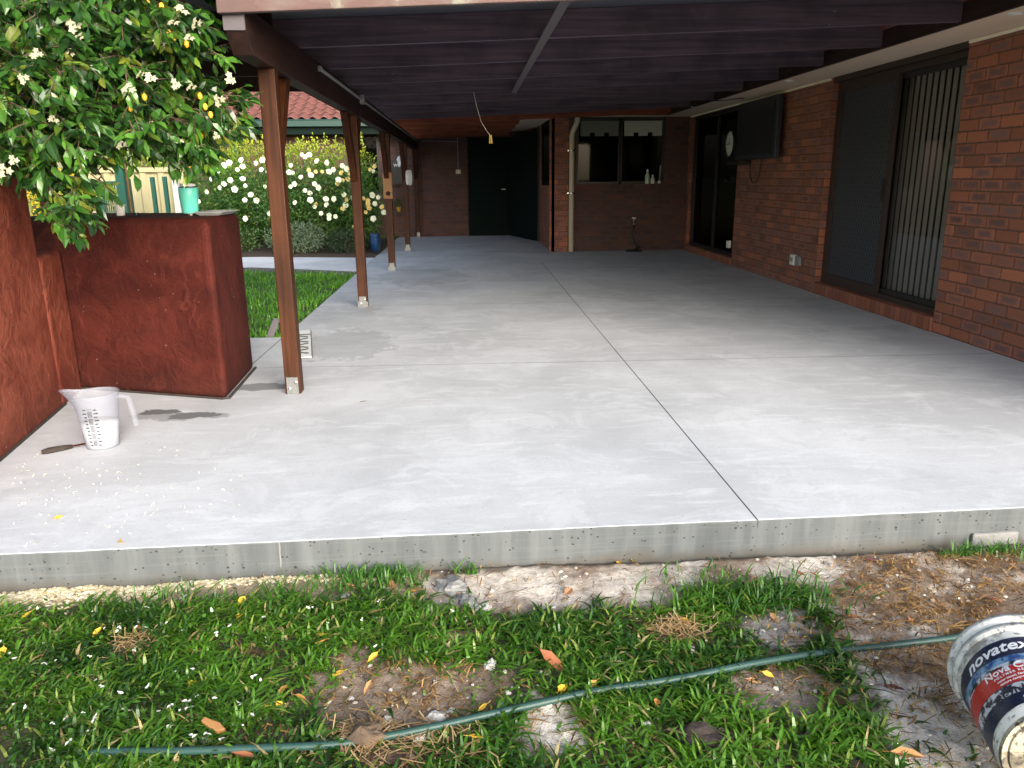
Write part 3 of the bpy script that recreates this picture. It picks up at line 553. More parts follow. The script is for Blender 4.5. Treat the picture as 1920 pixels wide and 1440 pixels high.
# ------------------------------------------------------------------ patio roof of timber
pg = thing('patio_roof', 'dark timber patio roof on square stained posts over the concrete', 'patio roof', (-1.07, 4.56, 0))
BX = -1.07; RB = lambda X: 2.045+.036*(X-BX)       # underside of the rafters
PYs = [4.60, 7.86, 11.03, 14.10, 17.30]
for i, y in enumerate(PYs):
    po = MB().box(BX-.046, BX+.046, y-.046, y+.046, .0, 1.835).build('post', 'post_timber', pg, bevel=.005, origin=(BX, y, 0))
    if i == 0: po['label'] = 'nearest and tallest looking post with galvanised foot plate'
    mbb = MB().box(BX-.034, BX+.034, y-.052, y-.0465, .001, .105)
    if i in (1, 2, 3): mbb.box(BX-.050, BX+.050, y-.050, y+.050, .0, .055)
    mbb.build('foot_plate', 'galv_steel', po)
    if i < 2:
        bb = MB()
        for dx, dz in ((-.018, .035), (.02, .075)): bb.v += [tuple(Matrix.Translation((BX+dx, y-.052, dz)) @ Matrix.Rotation(R_(90), 4, 'X') @ Vector(v)) for v in MB().lathe([(.009, 0), (.009, .006), (.004, .008)], 8, cap1=True).v]
        base = MB().lathe([(.009, 0), (.009, .006), (.004, .008)], 8, cap1=True); bb.f = [tuple(k+j*24 for k in f) for j in range(2) for f in base.f]; bb.c = [(1, 1, 1)]*48; bb.uv = [(0, 0)]*48; bb.mi = [0]*len(bb.f)
        bb.build('plate_bolts', 'steel', po)
    for sgn in (-1, 1):
        if (i == 0 and sgn < 0) or (i == 4 and sgn > 0): continue
        poly = [(y+sgn*.046, 1.22), (y+sgn*.046, 1.38), (y+sgn*.36, 1.83), (y+sgn*.48, 1.83)]
        if sgn < 0: poly = poly[::-1]
        MB().prism(poly, 0, BX-.043, BX+.02).build('knee_brace', 'post_timber', po, bevel=.004)
MB().prism([(4.02, 2.045), (4.02, 1.93), (4.13, 1.835), (17.4, 1.835), (17.4, 2.045)], 0, BX-.05, BX+.05).build('beam', 'beam_timber', pg, bevel=.004)
MB().box(BX-.05, BX+.05, 4.008, 4.016, 1.93, 2.02).build('beam_end_cap', 'pale_batten', pg)
# front fascia board follows the fall of the roof
def fall_box(mb, x0, x1, y0, y1, d0, d1):
    vs = [(x, y, RB(x)+d) for d in (d0, d1) for y in (y0, y1) for x in (x0, x1)]
    mb.add(vs, [(0, 2, 3, 1), (4, 5, 7, 6), (0, 1, 5, 4), (2, 6, 7, 3), (0, 4, 6, 2), (1, 3, 7, 5)]); return mb
FY = 4.0
fb = MB().prism([(BX-.06, RB(BX)-.05), (3.3, RB(3.3)-.05), (3.3, RB(3.3)+.22), (-3.6, RB(-3.6)+.26), (-3.6, RB(-3.6)+.14), (BX-.06, RB(BX)+.02)], 1, FY-.04, FY)
fb.build('fascia_board', 'weathered_fascia', pg, bevel=.004)
RY = [5.3, 6.3, 7.32, 8.36, 9.42, 10.5, 11.6, 12.7, 13.8, 14.9, 16.0, 17.1]
for y in RY:
    mm = MB(); fall_box(mm, BX-.12, 3.245 if y < 12.9 else .915, y, y+.045, 0.002, .165)
    mm.build('rafter', 'rafter_timber' if y < 12 else 'red_timber', pg)  # far rafters redder: the reddish light there is put into their colour
mm = MB(); fall_box(mm, BX-.2, 3.245, FY+.002, 17.4, .168, .20); mm.build('roof_sheet', 'roof_underside', pg)
mm = MB(); fall_box(mm, .485, .54, 4.05, 8.5, -.012, .0); mm.build('batten', 'pale_batten', pg)
# side bay over the outdoor kitchen
YE = gp(560, 172, 2.06).y
mm = MB().box(-4.2, BX-.2, FY+.002, YE, 2.20, 2.23); mm.build('side_roof_sheet', 'roof_underside', pg)
mm = MB().box(-4.2, BX-.051, YE-.045, YE, 2.06, 2.20)
mm.build('side_beam', 'beam_timber', pg)
for y in (5.0, 5.9, 6.8):
    MB().box(-4.2, BX-.051, y, y+.045, 2.06, 2.198).build('side_rafter', 'beam_timber', pg)
MB().box(-4.1, -4.01, YE-.1, YE-.01, -.1, 2.06).build('side_post', 'post_timber', pg)
cdp = [at(600, 124, 5.9), at(676, 180, 8.15)]
cz = 2.0; cxx = BX+.062
MB().tube([(cxx, 5.9, 2.0), (cxx, 17.2, 2.0)], .0125, 8).box(cxx-.015, cxx+.03, 8.08, 8.2, 1.96, 2.04).tube([(cxx, 5.9, 2.0), (cxx, 5.88, 2.0)], .02, 8).build('conduit', 'grey_plastic', pg, smooth=False)
ob = MB().box(BX-.062, BX+.058, 11.03-.066, 11.03-.047, .98, 1.33).build('mounting_board', 'ochre_ply', pg, bevel=.003)
xf(MB().lathe([(.03, 0), (.03, .012), (.016, .018), (.018, .045), (.001, .05)], 20), Matrix.Translation((BX, 11.03-.066, 1.05)) @ Matrix.Rotation(R_(90), 4, 'X')).build('round_knob', 'brown_frame', ob, smooth=True)
# things hung from the roof and posts
st = thing('string_with_peg', 'thin pale cord with a yellow peg hanging from the rafters', 'cord', at(895, 210, 8.4))
pa = [at(876, 118, 8.4), at(885, 160, 8.4), at(894, 200, 8.4), at(902, 228, 8.4), at(913, 246, 8.4), at(920, 255, 8.4)]
pa[0] = Vector((pa[0].x, 8.4, RB(0)+.003))
MB().tube(pa, .0026, 6).build('string', 'rope', st, smooth=True); p = pa[-1]; MB().bar(p+Vector((-.006, 0, .01)), p+Vector((-.012, 0, -.075)), .012, .012, (0, 1, 0)).bar(p+Vector((.006, 0, .01)), p+Vector((.012, 0, -.075)), .012, .012, (0, 1, 0)).build('peg', 'yellow_plastic', st)
rp = thing('rope_bundle', 'white looped rope bundle hanging on the fourth post', 'rope', (BX+.06, 14.0, 1.2))
mb = MB()
for k in range(6):
    o = (k-2.5)*.011; mb.tube([(BX+.07+o+.022*math.sin(a)*(.6+.1*k), 14.02+.012*k-.03, 1.26+.13*math.cos(a)*(.9+.04*(k % 3))) for a in [2*math.pi*i/18 for i in range(19)]], .010, 6, cap=False)
mb.build('coil', 'white_cloth', rp, smooth=True); MB().tube([(BX+.07, 14.0, 1.14), (BX+.045, 14.0, 1.02), (BX+.05, 14.01, .93)], .006, 6).build('tail', 'black_plastic', rp)
cap = MB().blob((BX-.07, 14.0, 1.56), (.05, .07, .06), 14, 10, .2, 3).add([(BX-.1, 13.93, 1.52), (BX-.03, 13.92, 1.54), (BX-.06, 13.88, 1.44)], [(0, 1, 2)]).build('cloth_hat', 'white_cloth', smooth=True, origin=(BX-.07, 14, 1.5)); tag(cap, 'small white cloth hat hanging on the left of the fourth post', 'hat')
sg = thing('hanging_sign', 'small black board with white letters beside the fourth post', 'sign', (-1.55, 17.3, 1.2))
q0, q1 = at(735, 300, 17.3), at(754, 345, 17.3); MB().box(q0.x, q1.x, 17.3, 17.32, q1.z, q0.z).tube([((q0.x+q1.x)/2, 17.31, q0.z), ((q0.x+q1.x)/2, 17.40, q0.z+.25)], .004, 6).build('board', 'black_plastic', sg)

def text_mesh(body, size, name, shear=0., space=1.):
    cu = bpy.data.curves.new(name, 'FONT'); cu.body = body; cu.size = size; cu.extrude = .0002; cu.shear = shear; cu.space_character = space; cu.align_x = 'CENTER'; cu.resolution_u = 3; cu.offset = size*.018
    o = bpy.data.objects.new(name, cu); C.objects.link(o); bpy.context.view_layer.update()
    me = bpy.data.meshes.new_from_object(o.evaluated_get(bpy.context.evaluated_depsgraph_get()))
    vs = [v.co.copy() for v in me.vertices]; fs = [tuple(p.vertices) for p in me.polygons]
    bpy.data.objects.remove(o); bpy.data.curves.remove(cu); bpy.data.meshes.remove(me); return vs, fs
vs, fs = text_mesh('WL', .09, 'letters'); mid = (q0.x+q1.x)/2
MB().add([(mid+v.x, 17.298-v.z, q0.z-.14+v.y) for v in vs], fs).build('lettering', 'paper_white', sg)

# ------------------------------------------------------------------ rendered walls
wl = thing('rendered_wall', 'stepped red rendered garden wall on the left edge', 'wall', (-2.35, 4.3, 0))
def wall_pts(y): return -2.2-(y-3.52)*.172
# two heights joined in one mesh: low step to the right, tall part to the left
m0 = MB(); A, B = (wall_pts(2.9), 2.9), (wall_pts(4.43), 4.43); D = (wall_pts(4.80), 4.80)
m0.prism([(A[0], A[1]), (B[0], B[1]), (B[0]-.3, B[1]), (A[0]-.3, A[1])][::-1], 2, -.2, 1.75)
m0.prism([(B[0], B[1]+.001), (D[0], D[1]), (D[0]-.25, D[1]), (B[0]-.25, B[1]+.001)][::-1], 2, -.2, .855)
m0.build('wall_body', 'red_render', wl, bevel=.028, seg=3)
bn = thing('rendered_bench', 'waist high red rendered outdoor kitchen bench with rounded corners', 'bench', (-1.95, 4.9, 0))
m0 = MB(); nx_, nz_ = 44, 24
poly = [(-2.75, 4.925), (-1.44, 4.475), (-1.485, 5.26), (-2.75, 5.55)]
m0.prism(poly, 2, -.01, 1.045); m0.build('bench_body', 'shaded_red_render', bn, bevel=.045, seg=4)
TOPZ = 1.046
def dirt_line(pts, name, parent): MB().tube([(p[0], p[1], .004) for p in pts], .009, 6).build(name, 'char_wood', parent)
dirt_line([(-2.42, 4.80), (-1.46, 4.472), (-1.43, 4.48), (-1.474, 5.25)], 'base_joint', bn); dirt_line([(wall_pts(3)+.006, 3.), (wall_pts(4.45)+.006, 4.45)], 'base_joint', wl)
# on the bench
p = gp(347, 405, TOPZ); tm = thing('tumbler', 'turquoise insulated steel tumbler standing on the red bench', 'tumbler', (p.x, p.y+.1, TOPZ)); P = wpos(tm); hh = at(347, 345, P.y).z-TOPZ
r0 = (at(366, 375, P.y).x-at(330, 375, P.y).x)/2
MB().lathe([(r0*.72, .012), (r0*.82, .02), (r0*.93, hh*.5), (r0*.99, hh*.56), (r0*1.0, hh*.86), (r0*.97, hh*.88)], 32, P, cap1=True).build('body', 'teal_paint', tm, smooth=True)
MB().lathe([(r0*.7, 0), (r0*.72, .012)], 32, P, cap0=True).build('steel_base', 'steel', tm)
MB().lathe([(r0*.97, hh*.88), (r0*1.0, hh*.9), (r0*.97, hh*.93)], 32, P).build('steel_rim', 'steel', tm)
MB().lathe([(r0*.8, hh*.93), (r0*.78, hh*1.0), (r0*.5, hh*1.02)], 24, P, cap1=True).build('lid', 'paper_white', tm, smooth=True)
p = gp(392, 403, TOPZ+.005); tr = MB(); s_ = .145
tr.add([(p.x-.06, p.y+.02, TOPZ+.004), (p.x+.05, p.y+.02, TOPZ+.004), (p.x+.05, p.y+.30, TOPZ+.004), (p.x-.06, p.y+.30, TOPZ+.004), (p.x-.09, p.y, TOPZ+.022), (p.x+.08, p.y, TOPZ+.022), (p.x+.08, p.y+.32, TOPZ+.022), (p.x-.09, p.y+.32, TOPZ+.022)], [(0, 1, 2, 3), (0, 4, 5, 1), (1, 5, 6, 2), (2, 6, 7, 3), (3, 7, 4, 0)])
t_ = tr.build('serving_tray', 'grey_plastic', origin=(p.x, p.y, TOPZ)); t_.modifiers.new('solid', 'SOLIDIFY').thickness = .004; tag(t_, 'shallow grey tray lying on the right end of the red bench', 'tray')
p = gp(211, 406, TOPZ); cu_ = MB().lathe([(.024, 0), (.03, .06), (.032, .065), (.027, .062), (.022, .006)], 20, (p.x, p.y+.12, TOPZ), cap0=True, cap1=True).build('small_cup', 'paper_white', smooth=True, origin=(p.x, p.y+.12, TOPZ)); tag(cu_, 'small white cup on the red bench under the white blossom', 'cup')
p = gp(240, 406, TOPZ); cu_ = MB().box(p.x-.03, p.x+.03, p.y+.06, p.y+.1, TOPZ, TOPZ+.018).build('matchbox', 'black_plastic', bevel=.004, origin=(p.x, p.y+.08, TOPZ)); tag(cu_, 'tiny black box on the red bench top', 'box')

# ------------------------------------------------------------------ fence, gate and steel posts behind the bench
FYY = 10.6; fz = -.1
a, b = at(157, 322, FYY), at(326, 322, FYY); zt = at(240, 322, FYY).z
fe = thing('sheet_fence', 'cream ribbed steel sheet fence panel behind the red bench', 'fence', (a.x, FYY, fz))
mb = MB(); n = int((b.x-a.x)/.19)
pts = []
for i in range(n+1):
    x = a.x+(b.x-a.x)*i/n
    pts += [(x, FYY), (x+.03, FYY-.03), (x+.085, FYY-.03), (x+.115, FYY)]
vs = [(x, y, z) for z in (fz, zt) for x, y in pts]; k = len(pts)
mb.add(vs, [(i, i+1, k+i+1, k+i) for i in range(k-1)]); mb.build('sheet', 'beige_steel', fe)
MB().box(a.x-.03, b.x+.12, FYY-.05, FYY+.03, zt-.01, zt+.05).build('top_rail', 'beige_steel', fe, bevel=.006)
e = at(330, 360, FYY-.1); MB().box(e.x-.03, e.x+.04, FYY-.12, FYY-.06, fz, at(330, 326, FYY).z).build('end_post', 'white_plastic', fe)
gy = 9.9
g0, g1 = at(180, 340, gy), at(219, 340, gy); ga = thing('pool_gate', 'green tubular gate leaf with thin upright bars before the cream fence', 'gate', (g0.x, gy, fz))
MB().box(g0.x, g0.x+.07, gy-.02, gy+.02, fz+.05, g0.z).box(g0.x+.07, g1.x, gy-.02, gy+.02, g0.z-.05, g0.z).box(g0.x+.07, g1.x, gy-.02, gy+.02, fz+.1, fz+.14).build('gate_frame', 'green_paint', ga)
mb = MB()
for i in range(7): x = g0.x+.09+(g1.x-g0.x-.1)*i/6.; mb.tube([(x, gy, fz+.1), (x, gy, g0.z-.02)], .008, 6)
mb.build('gate_bars', 'green_paint', ga)
q = at(223, 305, gy-.1); pp = thing('gate_post', 'thick green steel gate post with a thin stick against it', 'post', (q.x, gy-.1, fz)); MB().box(q.x-.05, q.x+.05, gy-.15, gy-.05, fz, q.z).build('shaft', 'green_paint', pp, bevel=.006)
MB().tube([(q.x+.075, gy-.1, fz), (q.x+.07, gy-.1, q.z+.08)], .012, 6).build('stick', 'ochre_ply', pp); MB().box(q.x-.052, q.x+.052, gy-.152, gy-.048, q.z, q.z+.012).build('post_cap', 'grey_plastic', pp)
for i, (x, y) in enumerate(((240, 335), (285, 332), (308, 331))):
    q = at(x, y, gy); mb = MB().box(q.x-.022, q.x+.022, gy-.022, gy+.022, fz, q.z).box(q.x-.04, q.x+.04, gy-.04, gy+.04, fz, fz+.012)
    tag(mb.build('fence_post', 'green_paint', origin=(q.x, gy, fz)), ['slim green steel post just right of the thick gate post', 'slim green steel post at the middle of the cream fence', 'slim green steel post nearest the turquoise tumbler'][i], 'post', 'slim green steel posts')

# ------------------------------------------------------------------ plants
def dirv(): 
    v = rv()
    while not .05 < v.length < 1: v = rv()
    return v.normalized()
def rose(name, mat, r, col):
    mb = MB()
    for ring, (n, tilt, s) in enumerate(((5, 15, 1.), (5, 48, .8), (3, 72, .55))):
        for i in range(n):
            a = 2*math.pi*i/n+ring*.6; d = Vector((math.cos(a)*math.cos(R_(tilt)), math.sin(a)*math.cos(R_(tilt)), math.sin(R_(tilt))))
            mb.leaf((0, 0, 0), d, (0, 0, 1) if tilt < 60 else (-math.cos(a), -math.sin(a), .3), r*s, r*s*1.5, col, .1, .3)
    return mb
def crown(mb, blobs, count, L, W, colf, simple=True, shell=.55, up=.35):
    tot = sum(b[3]*b[4]*b[5] for b in blobs)
    for (cx_, cy_, cz_, rx, ry, rz) in blobs:
        for _ in range(int(count*rx*ry*rz/tot)):
            d = dirv(); rr = shell+(1-shell)*random.random()**.6
            q = 1+.22*noise.noise(d*2.3+Vector((cx_*3, cy_, cz_)))
            p = Vector((cx_+d.x*rx*rr*q, cy_+d.y*ry*rr*q, cz_+d.z*rz*rr*q))
            ld = (d*.7+rv(.9)+Vector((0, 0, up*.4))).normalized(); nn = (d+rv(.6)+Vector((0, 0, .7)))
            k = random.uniform(.65, 1.25)
            (mb.leaf2 if simple else mb.leaf)(p, ld, nn, L*k, W*k, colf(p, d))
# -- orange jasmine over the left wall
jt = thing('jasmine_tree', 'glossy green tree with white blossom hanging over the red wall', 'tree', (-3.05, 4.3, -.1))
def P3(x, y, Y): return at(x, y, Y)
tips = []
def region(px, py, rx, ry, Y, ry_, n): tips.append((px, py, rx, ry, Y, ry_, n))
region(60, 60, 110, 120, 3.9, .45, 100); region(200, 50, 130, 100, 4.0, .4, 120); region(320, 50, 55, 70, 4.1, .3, 50); region(60, 200, 100, 90, 3.9, .4, 80)
region(180, 190, 120, 95, 4.0, .4, 105); region(310, 190, 80, 80, 4.15, .28, 70); region(395, 205, 55, 42, 4.2, .15, 34); region(80, 255, 80, 42, 3.85, .3, 46); region(225, 232, 90, 40, 4.05, .3, 50); region(355, 235, 50, 40, 4.15, .2, 28)
region(115, 365, 34, 42, 3.75, .12, 14); region(80, 300, 40, 32, 3.8, .15, 9); region(150, 320, 30, 30, 3.85, .12, 4); region(350, 275, 34, 26, 4.1, .12, 13); region(385, 95, 22, 25, 4.1, .1, 5); region(15, 280, 40, 22, 3.8, .2, 10); region(205, 330, 20, 14, 3.95, .06, 2); region(125, 395, 26, 22, 3.72, .06, 7)
def lcol():
    t = random.random()
    if t < .60: return lerp((.010, .034, .009), (.022, .072, .014), random.random())
    if t < .94: return lerp((.035, .12, .016), (.10, .25, .03), random.random())
    return lerp((.12, .20, .02), (.26, .26, .03), random.random())
mb = MB(); stems = MB(); anchor = {}
def spray(p, d, n, L):
    d = d.normalized(); sd = d.cross(Vector((0, 0, 1))); sd = sd.normalized() if sd.length > .1 else Vector((1, 0, 0)); c0 = lcol()
    q = [p+d*(L*.9*i/4)+Vector((0, 0, -.10*L*(i/4)**2)) for i in range(5)]; stems.tube(q, [.0035, .003, .0025, .002, .0012], 4, False)
    for i in range(n):
        t = (i//2+1)/((n+1)//2+.3); b = q[0].lerp(q[-1], t); s = 1 if i % 2 else -1
        ld = (d*.75+sd*s*.8+Vector((0, 0, -.35))+rv(.28)) if i < n-1 else d+rv(.15)
        k = random.uniform(.6, 1.25); mb.leaf(b, ld, Vector((0, 0, 1))+rv(.75), L*.5*k, L*.27*k*random.uniform(.8, 1.15), lerp(c0, lcol(), .45), random.uniform(.1, .6), random.uniform(-.1, .8))
pts_all = []
for (x, y, rx, ry, Y, dy, n) in tips:
    for _ in range(n):
        while True:
            a, b = random.uniform(-1, 1), random.uniform(-1, 1)
            if a*a+b*b < 1: break
        p = at(x+a*rx, y+b*ry, Y+random.uniform(-dy, dy)); pts_all.append(p)
        out = Vector((p.x+3.0, p.y-4.2, (p.z-2.0)*.4)).normalized()
        for _k in range(2): spray(p+rv(.03), out*.5+dirv()*.8+Vector((0, -.15, -.3)), random.choice((5, 7, 7, 9)), random.uniform(.09, .15))
# rest of the crown, out of the frame
for _ in range(420):
    d = dirv(); p = Vector((-3.3+d.x*1.1, 4.1+d.y*.9, 2.35+d.z*.75))
    x, y = proj(p)
    if -20 < x < 480 and -20 < y < 480: continue
    spray(p, d+Vector((0, 0, -.2)), 7, .14)
for _ in range(6000):                     # unseen leaf canopy added overhead to dim the near lawn and slab
    p = Vector((random.uniform(-4.6, 2.2), random.uniform(-.8, 3.7), random.uniform(3.4, 4.6)))
    if noise.noise(p*.8) < -.22: continue
    mb.leaf2(p, dirv()+Vector((0, 0, -.3)), Vector((0, 0, 1))+rv(.5), random.uniform(.09, .14), .065, lcol())
mb.build('leaves', 'leaf', jt)
stems.build('twigs', 'bark', jt)
tr = MB().tube([(-3.05, 4.3, -.15), (-3.0, 4.28, .6), (-3.1, 4.3, 1.2), (-2.98, 4.25, 1.7)], [.085, .07, .06, .05], 10)
for i in range(9):
    e = random.choice(pts_all); s0 = Vector((-2.98, 4.25, 1.65)); m_ = s0.lerp(e, .5)+Vector((0, 0, .18)); tr.tube([s0, s0.lerp(m_, .5)+rv(.03), m_, m_.lerp(e, .5)+rv(.04), e], [.035, .026, .018, .012, .006], 7)
for e in ((-4, 1, 3.8), (-2.2, .5, 4.), (-.5, 1.2, 4.1), (1.2, 2., 4.), (-3.2, 2.6, 3.8), (.2, 3., 3.9), (-1.5, 2.6, 4.2)): e = Vector(e); s0 = Vector((-2.98, 4.25, 1.65)); m_ = Vector((-3.0+(e.x+3)*.35, 4.2+(e.y-4.2)*.3, 3.1)); tr.tube([s0, s0.lerp(m_, .5), m_, e], [.05, .04, .03, .012], 7)  # added limbs carrying the unseen canopy that dims the foreground
for (x0, y0, Y0, x1, y1, Y1) in ((-60, -40, 3.7, 70, 70, 3.75), (110, 100, 3.7, 175, 180, 3.85), (40, 260, 3.7, 115, 400, 3.72), (85, 180, 3.7, 100, 215, 3.7), (240, 0, 3.8, 255, 45, 3.85)): tr.tube([at(x0, y0, Y0), at((x0+x1)/2, (y0+y1)/2-6, (Y0+Y1)/2), at(x1, y1, Y1)], [.012, .009, .006], 6)
tr.build('trunk', 'bark', jt, smooth=True)
fl = MB()
for k in range(3):
    o = Vector((.02*math.cos(k*2.1), .02*math.sin(k*2.1), .01*k))
    for i in range(5):
        a = 2*math.pi*i/5+k; d = Vector((math.cos(a), math.sin(a), .35)); fl.leaf(o, d, (0, 0, 1), .021, .017, (.46, .44, .32), .1, .5)
f0 = fl.build('flower', 'petal', jt, origin=(0, 0, 0)); spots = [(70, 100, 3.45), (65, 110, 3.45), (45, 148, 3.45), (137, 48, 3.5), (150, 70, 3.5), (132, 100, 3.5), (265, 140, 3.6), (282, 147, 3.6), (328, 158, 3.75), (360, 165, 3.8), (355, 72, 3.7), (370, 45, 3.75), (340, 20, 3.75), (430, 148, 3.95), (412, 188, 3.95), (165, 235, 3.6), (242, 168, 3.6), (230, 272, 3.65), (335, 265, 3.9), (290, 240, 3.8), (210, 385, 3.92), (378, 275, 3.9), (10, 320, 3.5), (325, 45, 3.7), (405, 255, 4.0), (25, 300, 3.5), (300, 75, 3.6), (100, 225, 3.5)]
for i, (x, y, Y) in enumerate(spots):
    c = f0 if i == 0 else f0.copy()
    if i: C.objects.link(c); c.parent = jt
    c.location = at(x, y, Y)-wpos(jt); c.rotation_euler = (R_(random.uniform(40, 100)), random.uniform(-.5, .5), random.uniform(-.7, .7)); c.scale = (random.uniform(.5, .85),)*3
fr = MB().blob((0, 0, 0), (.011, .011, .016), 12, 8, .05).build('fruit', 'fruit_skin', jt, smooth=True, origin=(0, 0, 0))
for i, (x, y, Y) in enumerate([(317, 63, 3.7), (325, 70, 3.7), (271, 182, 3.7), (375, 180, 3.9), (385, 200, 3.9), (377, 255, 3.95), (303, 12, 3.7), (277, 7, 3.7), (245, 203, 3.7), (395, 215, 3.95), (357, 318, 4.0), (350, 83, 3.8)]):
    c = fr if i == 0 else fr.copy()
    if i: C.objects.link(c); c.parent = jt
    c.location = at(x, y, Y)-wpos(jt)

# -- hedge and roses at the far garden bed
def hcol(p, d):
    t = random.random(); new = max(0, min(1, (p.z-1.25)/.6))
    c = lerp((.04, .12, .015), (.11, .25, .028), t)
    return lerp(c, lerp((.28, .40, .03), (.55, .52, .04), random.random()), new*random.uniform(.3, 1.))
hg = thing('hedge', 'tall yellow green clipped hedge behind the white roses', 'hedge', (-3.6, 15.3, .03))
mb = MB(); crown(mb, [(-6.2, 15.4, 1.0, 1.0, .6, 1.0), (-5.0, 15.3, 1.0, 1.0, .6, 1.05), (-4.0, 15.4, 1.0, .9, .6, 1.0), (-3.1, 15.4, .95, .85, .55, 1.02), (-2.3, 15.5, .95, .7, .5, 1.0)], 26000, .062, .034, hcol, shell=.6)
for _ in range(90):
    x = random.uniform(-6.6, -1.9); b = Vector((x, 15.2+random.uniform(-.3, .3), 1.78+random.uniform(-.1, .1))); h = random.uniform(.1, .28)
    for k in range(9): mb.leaf2(b+Vector((0, 0, h*k/9)), dirv()+Vector((0, 0, .9)), dirv(), .055, .03, lerp((.20, .32, .03), (.5, .45, .05), random.random()))
mb.build('foliage', 'hedge_leaf', hg)
for x in (-6.2, -5.0, -4.0, -3.1, -2.3): MB().tube([(x, 15.4, 0), (x+.05, 15.35, .7), (x-.05, 15.4, 1.3)], [.05, .035, .02], 7).build('stem', 'bark', hg)
def rcol(p, d): return lerp((.022, .075, .016), (.07, .17, .03), random.random()) if random.random() < .85 else (.16, .24, .04)
r0_ = rose('rose', 'petal', .062, (.86, .86, .80)); r1_ = rose('rose', 'petal', .056, (.80, .66, .30))
spots = [(432, 338, 0), (420, 345, 0), (452, 300, 0), (455, 312, 0), (445, 318, 0), (490, 318, 0), (492, 300, 0), (480, 306, 0), (502, 322, 0), (420, 310, 0), (430, 305, 0), (408, 320, 0), (397, 335, 0), (412, 352, 0), (455, 335, 0), (460, 348, 0), (470, 365, 0), (459, 375, 0), (481, 376, 0), (505, 400, 0), (460, 410, 0), (372, 378, 0), (388, 360, 0), (497, 350, 0), (440, 355, 0),
         (545, 310, 0), (542, 323, 0), (549, 324, 0), (566, 290, 0), (572, 294, 0), (580, 290, 0), (594, 302, 0), (583, 328, 0), (564, 332, 0), (552, 345, 0), (590, 345, 0), (597, 352, 0), (572, 357, 0), (581, 362, 0), (582, 375, 0), (590, 388, 0), (611, 373, 0), (612, 384, 0), (592, 384, 1), (553, 380, 0), (545, 350, 0), (613, 305, 0), (604, 322, 1), (592, 322, 1), (579, 319, 1),
         (642, 311, 0), (650, 317, 0), (635, 337, 0), (633, 344, 1), (652, 336, 1), (617, 322, 0), (643, 338, 1), (656, 325, 1), (645, 365, 0), (650, 374, 1), (626, 373, 0), (617, 404, 0), (617, 410, 0), (629, 406, 0), (643, 391, 1), (602, 400, 0), (664, 426, 1), (661, 372, 0), (648, 384, 0), (640, 324, 1), (625, 318, 0),
         (700, 321, 0), (698, 366, 0), (709, 370, 0), (703, 382, 0), (692, 390, 1), (690, 382, 1), (716, 388, 1), (700, 410, 0), (702, 460, 0), (690, 376, 1), (720, 398, 0), (694, 318, 1), (702, 312, 1), (686, 398, 1), (681, 372, 1)]
bushes = [(-4.55, 14.35, (360, 515), 'rose bush heavy with white blooms left of the front post'), (-3.45, 14.35, (515, 600), 'rose bush with white blooms seen between the first two posts'), (-2.65, 14.3, (600, 672), 'rose bush with white and cream blooms beside the second post'), (-1.95, 14.1, (672, 730), 'dark rose bush with cream and yellow blooms beside the third post')]
fmesh = {}
for bi, (bx, by, rng, lab) in enumerate(bushes):
    rb = thing('rose_bush', lab, 'rose bush', (bx, by, .02), 'rose bushes in the far bed')
    mb = MB(); ww = .62 if bi < 3 else .36
    crown(mb, [(bx, by+.1, .95, ww, .5, .62), (bx+.1, by+.15, .55, ww*.9, .5, .5)], 5200 if bi < 3 else 3600, .05, .032, rcol, shell=.35); mb.build('foliage', 'hedge_leaf', rb)
    sm = MB()
    for k in range(5): e = Vector((bx+random.uniform(-.5, .5)*ww, by+random.uniform(-.1, .3), random.uniform(.7, 1.2))); sm.tube([(bx, by+.1, 0), (bx+(e.x-bx)*.3, by+.1, .4), e], [.018, .013, .006], 6)
    sm.build('stem', 'bark', rb)
    for (x, y, t) in spots:
        if not rng[0] <= x < rng[1]: continue
        if t not in fmesh: fmesh[t] = c = (r0_, r1_)[t].build('bloom', 'petal', rb, origin=wpos(rb)); c.data.transform(Matrix.Translation(wpos(rb)))
        else: c = fmesh[t].copy(); C.objects.link(c); c.parent = rb
        c.location = at(x, y, by-random.uniform(.28, .42))-wpos(rb); c.rotation_euler = (R_(random.uniform(55, 95)), random.uniform(-.4, .4), random.uniform(-.6, .6)); c.scale = (random.uniform(.6, .95),)*3
def shrub(label, c, r, n, L, W, colf, name='low_shrub'):
    t = thing(name, label, 'shrub', (c[0], c[1], .02)); mb = MB(); crown(mb, [(c[0], c[1], c[2], *r)], n, L, W, colf, shell=.3); mb.build('foliage', 'hedge_leaf', t)
    sm = MB()
    for k in range(6): e = Vector((c[0]+random.uniform(-.7, .7)*r[0], c[1]+random.uniform(-.5, .5)*r[1], c[2]+r[2]*.6)); sm.tube([(c[0], c[1], 0), (c[0]*.6+e.x*.4, c[1], c[2]*.6), e], [.014, .01, .004], 5)
    sm.build('stem', 'bark', t)
shrub('low silvery green shrub at the foot of the roses', (-2.95, 13.75, .26), (.55, .3, .27), 2600, .055, .022, lambda p, d: lerp((.09, .14, .09), (.22, .29, .19), random.random()))
shrub('low dark green shrub at the left foot of the roses', (-4.3, 13.95, .24), (.75, .3, .26), 2600, .05, .026, lambda p, d: lerp((.04, .09, .03), (.10, .17, .05), random.random()))
shrub('low dark shrub behind the second post', (-2.1, 13.7, .2), (.4, .25, .22), 1500, .045, .022, lambda p, d: lerp((.025, .05, .025), (.06, .10, .05), random.random()))  # darkest leaves of the low shrubs
p = gp(699, 447, .05); bp = thing('glazed_pot', 'blue glazed garden pot behind the second post', 'pot', (-2.02, 13.55, .0))
